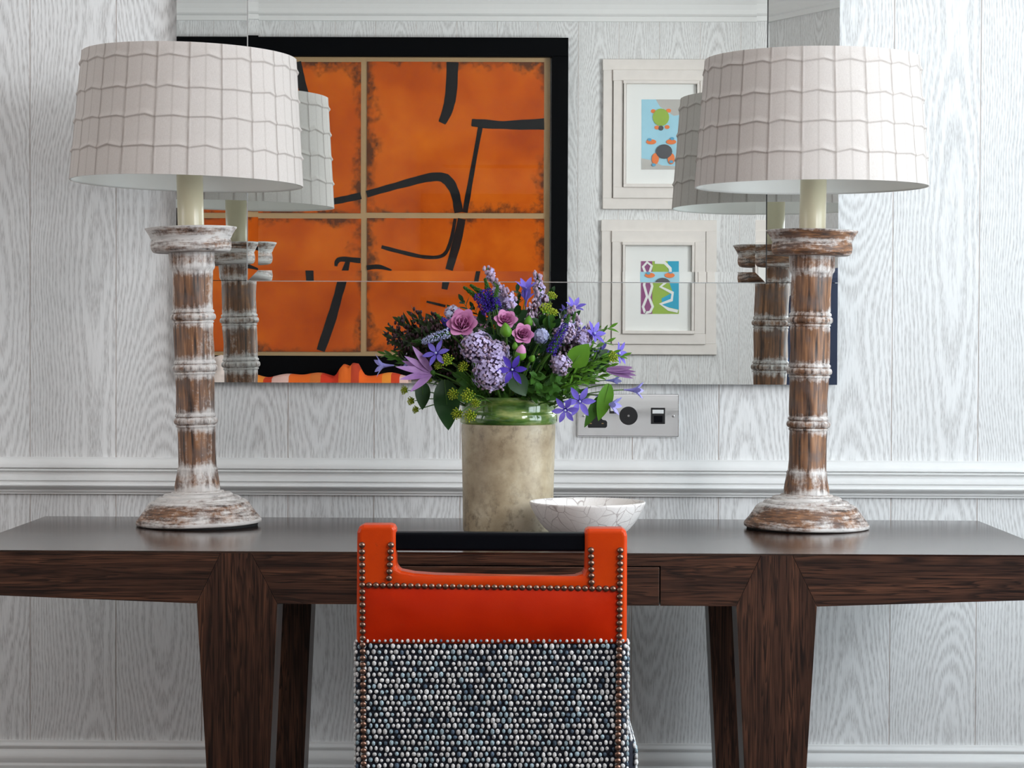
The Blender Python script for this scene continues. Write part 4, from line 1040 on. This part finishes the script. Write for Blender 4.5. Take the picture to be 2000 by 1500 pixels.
for u, v, dy, r, lb in ((874, 703, .16, 13, 'above the big dark leaf'), (856, 714, .15, 9, 'beside the open clematis'), (914, 772, .16, 14, 'at left over the crock rim'), (929, 787, .155, 10, 'nearest the crock rim at left'), (893, 808, .13, 12, 'lowest at left below the rim'),
                        (918, 812, .14, 13, 'hanging against the crock body'), (1078, 578, .0, 11, 'at the top right edge'), (1066, 603, .05, 14, 'at top right, largest'), (1080, 610, .04, 11, 'right of the largest lime one'), (1196, 698, .08, 12, 'at right by the closed clematis'),
                        (790, 762, .08, 9, 'at far left under the clematis'), (803, 783, .08, 9, 'hanging at left, lower'), (812, 800, .08, 8, 'hanging lowest at far left'), (905, 716, .15, 11, 'left of the lilac heads'), (885, 770, .14, 12, 'between dark leaf and rim')):
    lime_umbel(u, v, dy, r, 'lime green umbel ' + lb)

# ================================================================== the side of the room the mirror shows
YA = YF + .022
art = tag(empty('framed_painting', tuple(PM(711, 405, YF))), 'large orange abstract painting with black strokes in a wide black frame', 'painting')
AO = Vector(art.location)
def AQ(u0, v0, u1, v1, ya, yb, name, mat, par=None, bevel=0.0):
    a_, b_ = PM(u0, v1, YA), PM(u1, v0, YA)
    cxx, czz = (a_.x + b_.x) / 2, (a_.z + b_.z) / 2
    hx, hz = (b_.x - a_.x) / 2, (b_.z - a_.z) / 2
    o = MB().box(-hx, hx, ya, yb, -hz, hz).build(name, mat, par or art, False, bevel=bevel)
    o.location = Vector((cxx, YF, czz)) - (AO if (par or art) is art else Vector(par.location) * 0 + AO); return o
AQ(312, 75, 1110, 110, .0, .045, 'frame_bar', 'black_frame', None, .002); AQ(312, 697, 1110, 737, .0, .045, 'frame_bar', 'black_frame', None, .002)
AQ(312, 110, 347, 697, .0, .045, 'frame_bar', 'black_frame', None, .002); AQ(1075, 110, 1110, 697, .0, .045, 'frame_bar', 'black_frame', None, .002)
AQ(347, 110, 1075, 697, .004, .012, 'mount', 'tan_mount')
for (u0, v0, u1, v1) in ((357, 121, 705, 415), (716, 121, 1063, 415), (357, 427, 705, 686), (716, 427, 1063, 686)):
    AQ(u0, v0, u1, v1, .012, .0155, 'canvas', 'orange_paint')
def stroke(pts, ws, k=5):
    P2 = []
    for i in range(len(pts) - 1):          # Catmull-Rom through the points
        p0, p1, p2, p3 = pts[max(0, i - 1)], pts[i], pts[i + 1], pts[min(len(pts) - 1, i + 2)]
        for q in range(k):
            t = q / k
            f = lambda a0, a1, a2, a3: .5 * (2 * a1 + (a2 - a0) * t + (2 * a0 - 5 * a1 + 4 * a2 - a3) * t * t + (3 * a1 - a0 - 3 * a2 + a3) * t ** 3)
            P2.append((f(p0[0], p1[0], p2[0], p3[0]), f(p0[1], p1[1], p2[1], p3[1]), ws[i] + (ws[i + 1] - ws[i]) * t))
    P2.append((pts[-1][0], pts[-1][1], ws[-1]))
    vs = []; n = len(P2)
    for i, (u, v, w) in enumerate(P2):
        a_ = P2[max(0, i - 1)]; b_ = P2[min(n - 1, i + 1)]; dx, dy = b_[0] - a_[0], b_[1] - a_[1]; l = math.hypot(dx, dy) or 1
        w *= R.uniform(.93, 1.07)
        for sgn in (-1, 1):
            q = PM(u - dy / l * w * .5 * sgn, v + dx / l * w * .5 * sgn, YA); 
            for y_ in (.0150, .0168): vs.append((q.x - AO.x, y_ + YF - AO.y, q.z - AO.z))
    fs = []
    for i in range(n - 1):
        a_ = i * 4; b_ = a_ + 4
        fs += [(a_ + 1, a_ + 3, b_ + 3, b_ + 1), (a_, a_ + 1, b_ + 1, b_), (a_ + 2, b_ + 2, b_ + 3, a_ + 3)]
    MB().add(vs, fs).build('brush_stroke', 'black_paint', art, False)
stroke([(884, 121), (881, 180), (874, 215), (863, 240)], [23, 22, 20, 14])
stroke([(921, 239), (940, 241), (985, 244), (1063, 242)], [14, 17, 16, 22])
stroke([(938, 249), (925, 320), (908, 415)], [9, 9, 11])
stroke([(902, 427), (893, 470), (877, 527)], [15, 17, 15])
stroke([(871, 549), (868, 565)], [14, 12])
stroke([(600, 403), (668, 390), (705, 382)], [12, 13, 14])
stroke([(716, 379), (788, 359), (841, 346), (870, 349), (888, 375), (896, 415)], [13, 14, 17, 20, 18, 16])
stroke([(889, 427), (881, 468), (866, 498), (831, 502), (783, 492), (745, 482)], [6, 7, 7, 7, 8, 7])
stroke([(656, 520), (658, 511), (668, 506), (704, 509)], [5, 9, 10, 10])
stroke([(680, 508), (668, 549), (648, 620), (626, 685)], [8, 17, 18, 17])
stroke([(716, 523), (740, 521), (765, 528)], [9, 9, 3])
stroke([(579, 121), (588, 160), (597, 200), (604, 290)], [18, 17, 17, 15])
stroke([(833, 589), (850, 593), (870, 598)], [4, 5, 5])
a_, b_ = PM(347, 697, YA), PM(1075, 110, YA)
MB().box(a_.x - AO.x, b_.x - AO.x, .026, .028, a_.z - AO.z, b_.z - AO.z).build('glazing', 'pane', art, False)

def small_picture(box, inner, pic, label, kind):
    u0, v0, u1, v1 = box; root = tag(empty('framed_print', tuple(PM((u0 + u1) / 2, (v0 + v1) / 2, YF))), label, 'picture', 'framed prints seen in the mirror')
    O = Vector(root.location)
    def ring(a, b, h0, h1, name, mat):
        for (x0, y0, x1, y1) in ((a[0], a[1], a[2], b[1]), (a[0], b[3], a[2], a[3]), (a[0], b[1], b[0], b[3]), (b[2], b[1], a[2], b[3])):
            p, q = PM(x0, y1, YA), PM(x1, y0, YA)
            MB().box(p.x - O.x, q.x - O.x, h0, h1, p.z - O.z, q.z - O.z).build(name, mat, root, False, bevel=.0015, seg=1)
    def shr(b, d): return (b[0] + d, b[1] + d, b[2] - d, b[3] - d)
    step = ((inner[0] + u0) / 2 + 0, (inner[1] + v0) / 2, (inner[2] + u1) / 2, (inner[3] + v1) / 2)
    ring(box, step, 0, .020, 'outer_moulding', 'limed_frame'); ring(step, inner, 0, .030, 'middle_moulding', 'limed_frame')
    inn2 = shr(inner, 6); ring(inner, inn2, 0, .042, 'inner_moulding', 'limed_frame')
    p, q = PM(inn2[0], inn2[3], YA), PM(inn2[2], inn2[1], YA)
    MB().box(p.x - O.x, q.x - O.x, .002, .016, p.z - O.z, q.z - O.z).build('mount', 'mount_card', root, False)
    MB().box(p.x - O.x, q.x - O.x, .030, .031, p.z - O.z, q.z - O.z).build('glazing', 'pane', root, False)
    cnt = [0]
    def patch(pts, mat, lab=None):
        cnt[0] += 1; h = .0165 + .0005 * cnt[0]; vv = [PM(u, v, YA) for u, v in pts]
        n = len(vv); vs = [(w.x - O.x, h, w.z - O.z) for w in vv] + [(w.x - O.x, .0155, w.z - O.z) for w in vv]
        o = MB().add(vs, [tuple(range(n))] + [(i, (i + 1) % n, n + (i + 1) % n, n + i) for i in range(n)]).build('print', mat, root, False)
    def ell(cu, cv, ru, rv_, n=20): return [(cu + ru * math.cos(2 * PI * i / n), cv + rv_ * math.sin(2 * PI * i / n)) for i in range(n)]
    def rect(a, b, c, d): return [(a, b), (c, b), (c, d), (a, d)]
    def band(pts, w):
        L_, R_ = [], []
        for i, (u, v) in enumerate(pts):
            a_ = pts[max(0, i - 1)]; b_ = pts[min(len(pts) - 1, i + 1)]; dx, dy = b_[0] - a_[0], b_[1] - a_[1]; l = math.hypot(dx, dy) or 1
            L_.append((u - dy / l * w / 2, v + dx / l * w / 2)); R_.append((u + dy / l * w / 2, v - dx / l * w / 2))
        for i in range(len(pts) - 1): patch([L_[i], L_[i + 1], R_[i + 1], R_[i]], 'print_white'); cnt[0] -= 1
        cnt[0] += 1
    x0, y0, x1, y1 = pic
    if kind == 0:
        patch(rect(x0, y0, x1, y1), 'print_blue')
        patch([(x0 + 28, y0), (x1, y0), (x1, y0 + 30), (x1 - 14, y0 + 32), (x0 + 36, y0 + 14)], 'print_grey'); patch([(x0, y1 - 22), (x0 + 20, y1 - 18), (x0 + 40, y1 - 8), (x1, y1 - 6), (x1, y1), (x0, y1)], 'print_grey')
        for (a, b) in ((1276, 217), (1306, 216), (1283, 249), (1303, 248)): patch(ell(a, b, 5, 4, 8), 'print_orange')
        patch(ell(1291, 229, 16, 17), 'print_green'); patch(ell(1291, 250, 5, 5, 10), 'print_dark')
        for (a, b, c, d) in ((1272, 277, 10, 5), (1311, 277, 10, 5), (1280, 310, 7, 11), (1311, 310, 7, 11)): patch(ell(a, b, c, d, 12), 'print_orange')
        patch(ell(1297, 296, 16, 14), 'print_dark')
        for (a, b) in ((1269, 273), (1313, 271), (1277, 322), (1311, 316)): patch(ell(a, b, 4, 3, 8), 'print_teal')
    else:
        patch(rect(x0, y0, x1, y1), 'print_green'); patch(rect(x0, y0, x0 + 22, y1), 'print_purple')
        patch([(x1 - 22, y0), (x1, y0), (x1, y1 - 8), (x1 - 32, y1 - 16), (x1 - 34, y1 - 30), (x1 - 12, y1 - 42), (x1 - 18, y1 - 60)], 'print_turquoise')
        band([(x0 + 8, y1 - 2), (x0 + 4, y1 - 14), (x0 + 12, y1 - 34), (x0 + 6, y1 - 56), (x0 + 10, y1 - 78), (x0 + 4, y1 - 92), (x0 + 12, y1 - 101), (x0 + 21, y1 - 94), (x0 + 15, y1 - 76), (x0 + 22, y1 - 54), (x0 + 16, y1 - 32), (x0 + 23, y1 - 14), (x0 + 18, y1 - 4), (x0 + 8, y1 - 2)], 5)
        band([(x0 + 27, y0 + 2), (x0 + 46, y0 + 3), (x1 - 17, y0 + 14), (x1 - 16, y0 + 34), (x1 - 36, y0 + 50), (x1 - 12, y0 + 62), (x1 - 14, y0 + 76), (x1 - 36, y0 + 84), (x1 - 20, y0 + 94), (x1 - 2, y0 + 98)], 6)
small_picture((1177, 116, 1401, 408), (1217, 158, 1366, 366), (1253, 194, 1330, 331), 'white framed print of two small creatures, upper one in the mirror', 0)
small_picture((1174, 430, 1400, 692), (1215, 473, 1356, 652), (1252, 510, 1326, 613), 'white framed print of wavy colour shapes, lower one in the mirror', 1)

# settee under the painting with a striped throw over its back
ys0, ys1 = YF + .10, YF + .86
pt = PM(600, 738, YF + .25)
sx0, sx1, szt = -1.75, -.47, pt.z - .012
sofa = tag(empty('settee', ((sx0 + sx1) / 2, (ys0 + ys1) / 2, 0)), 'pale settee below the orange painting, seen only in the mirror', 'sofa')
SO = Vector(sofa.location)
def SBX(x0, x1, y0, y1, z0, z1, name, mat='sofa_linen', bev=.04):
    MB().box(x0 - SO.x, x1 - SO.x, y0 - SO.y, y1 - SO.y, z0, z1).build(name, mat, sofa, False, bevel=bev, seg=4)
SBX(sx0, sx1, ys0, ys0 + .2, .15, szt, 'back'); SBX(sx0 + .14, sx1 - .14, ys0 + .2, ys1, .30, .46, 'seat'); SBX(sx0, sx0 + .13, ys0 + .05, ys1, .15, .62, 'arm'); SBX(sx1 - .13, sx1, ys0 + .05, ys1, .15, .62, 'arm'); SBX(sx0 + .02, sx1 - .02, ys0, ys1, .10, .30, 'base')
for a_ in (sx0 + .08, sx1 - .08):
    for b_ in (ys0 + .08, ys1 - .08): MB().lathe([(.02, 0), (.028, .11)], 12, (a_ - SO.x, b_ - SO.y, 0)).build('foot', 'oak_z', sofa)
m = MB(); vs = []; fs = []; nx = 90; prof = [(ys0 - .012, szt - .25), (ys0 - .012, szt - .02), (ys0 + .01, szt + .008), (ys0 + .06, szt + .014), (ys0 + .14, szt + .014), (ys0 + .195, szt + .006), (ys0 + .212, szt - .03), (ys0 + .214, szt - .22), (ys0 + .216, szt - .36)]
tx0, tx1 = sx0 + .1, sx1 - .02
pk = PM(684, 712, ys0 + .1)
for i in range(nx + 1):
    x = tx0 + (tx1 - tx0) * i / nx
    h = .006 * math.sin(x * 19) + .005 * math.sin(x * 43 + 1)
    d = (x - pk.x) / .030
    pkh = .052 * (math.exp(-((d + .75) / .8) ** 2) + math.exp(-((d - .75) / .7) ** 2)) 
    for j, (y_, z_) in enumerate(prof):
        k_ = 1 if 2 <= j <= 5 else (.5 if j in (1, 6) else 0)
        vs.append((x, y_, z_ + (h + pkh) * k_ + .004))
for i in range(nx):
    for j in range(len(prof) - 1):
        a_ = i * len(prof) + j; fs.append((a_, a_ + len(prof), a_ + len(prof) + 1, a_ + 1))
th_ = m.add(vs, fs).build('striped_throw', 'stripes', None, True)
tag(th_, 'orange red and white striped wool throw over the settee back', 'blanket')
md = th_.modifiers.new('thick', 'SOLIDIFY'); md.thickness = .006; md.offset = 1
pc = PM(432, 745, ys0 + .38); zt_ = PM(432, 693, ys0 + .38).z
cu = tag(empty('bolster_cushion', (pc.x, ys0 + .38, .46)), 'pale pink and white rounded cushion at the settee, beside left lamp reflection', 'cushion')
hc = zt_ - .46
MB().lathe([(0.001, 0), (.10, .005), (.13, .05), (.135, hc * .5), (.11, hc * .72), (.055, hc * .84), (.028, hc * .89), (.034, hc * .94), (.028, hc * .985), (.001, hc)], 28).build('cover', 'pale_chintz', cu)
# navy flowered high-backed chair in the window bay
nc = tag(empty('wing_chair', (1.14, -2.62, 0)), 'navy flower-patterned high-backed chair glimpsed at the mirror right edge', 'armchair')
bkp = [(-.36, .30), (.36, .30), (.37, 1.0), (.33, 1.22), (.20, 1.33), (0, 1.37), (-.20, 1.33), (-.33, 1.22), (-.37, 1.0)]
MB().prism(bkp, -.12, .02).build('backrest', 'navy', nc, False, bevel=.03, seg=3)
MB().box(-.34, .34, .0, .52, .26, .45).build('seat', 'navy', nc, False, bevel=.04, seg=3)
for sx in (-1, 1):
    MB().box(sx * .36 - .05, sx * .36 + .05, -.02, .50, .24, .63).build('arm', 'navy', nc, False, bevel=.035, seg=3)
    for y_ in (-.06, .46): MB().lathe([(.016, 0), (.024, .27)], 12, (sx * .31, y_, 0)).build('leg', 'oak_z', nc)
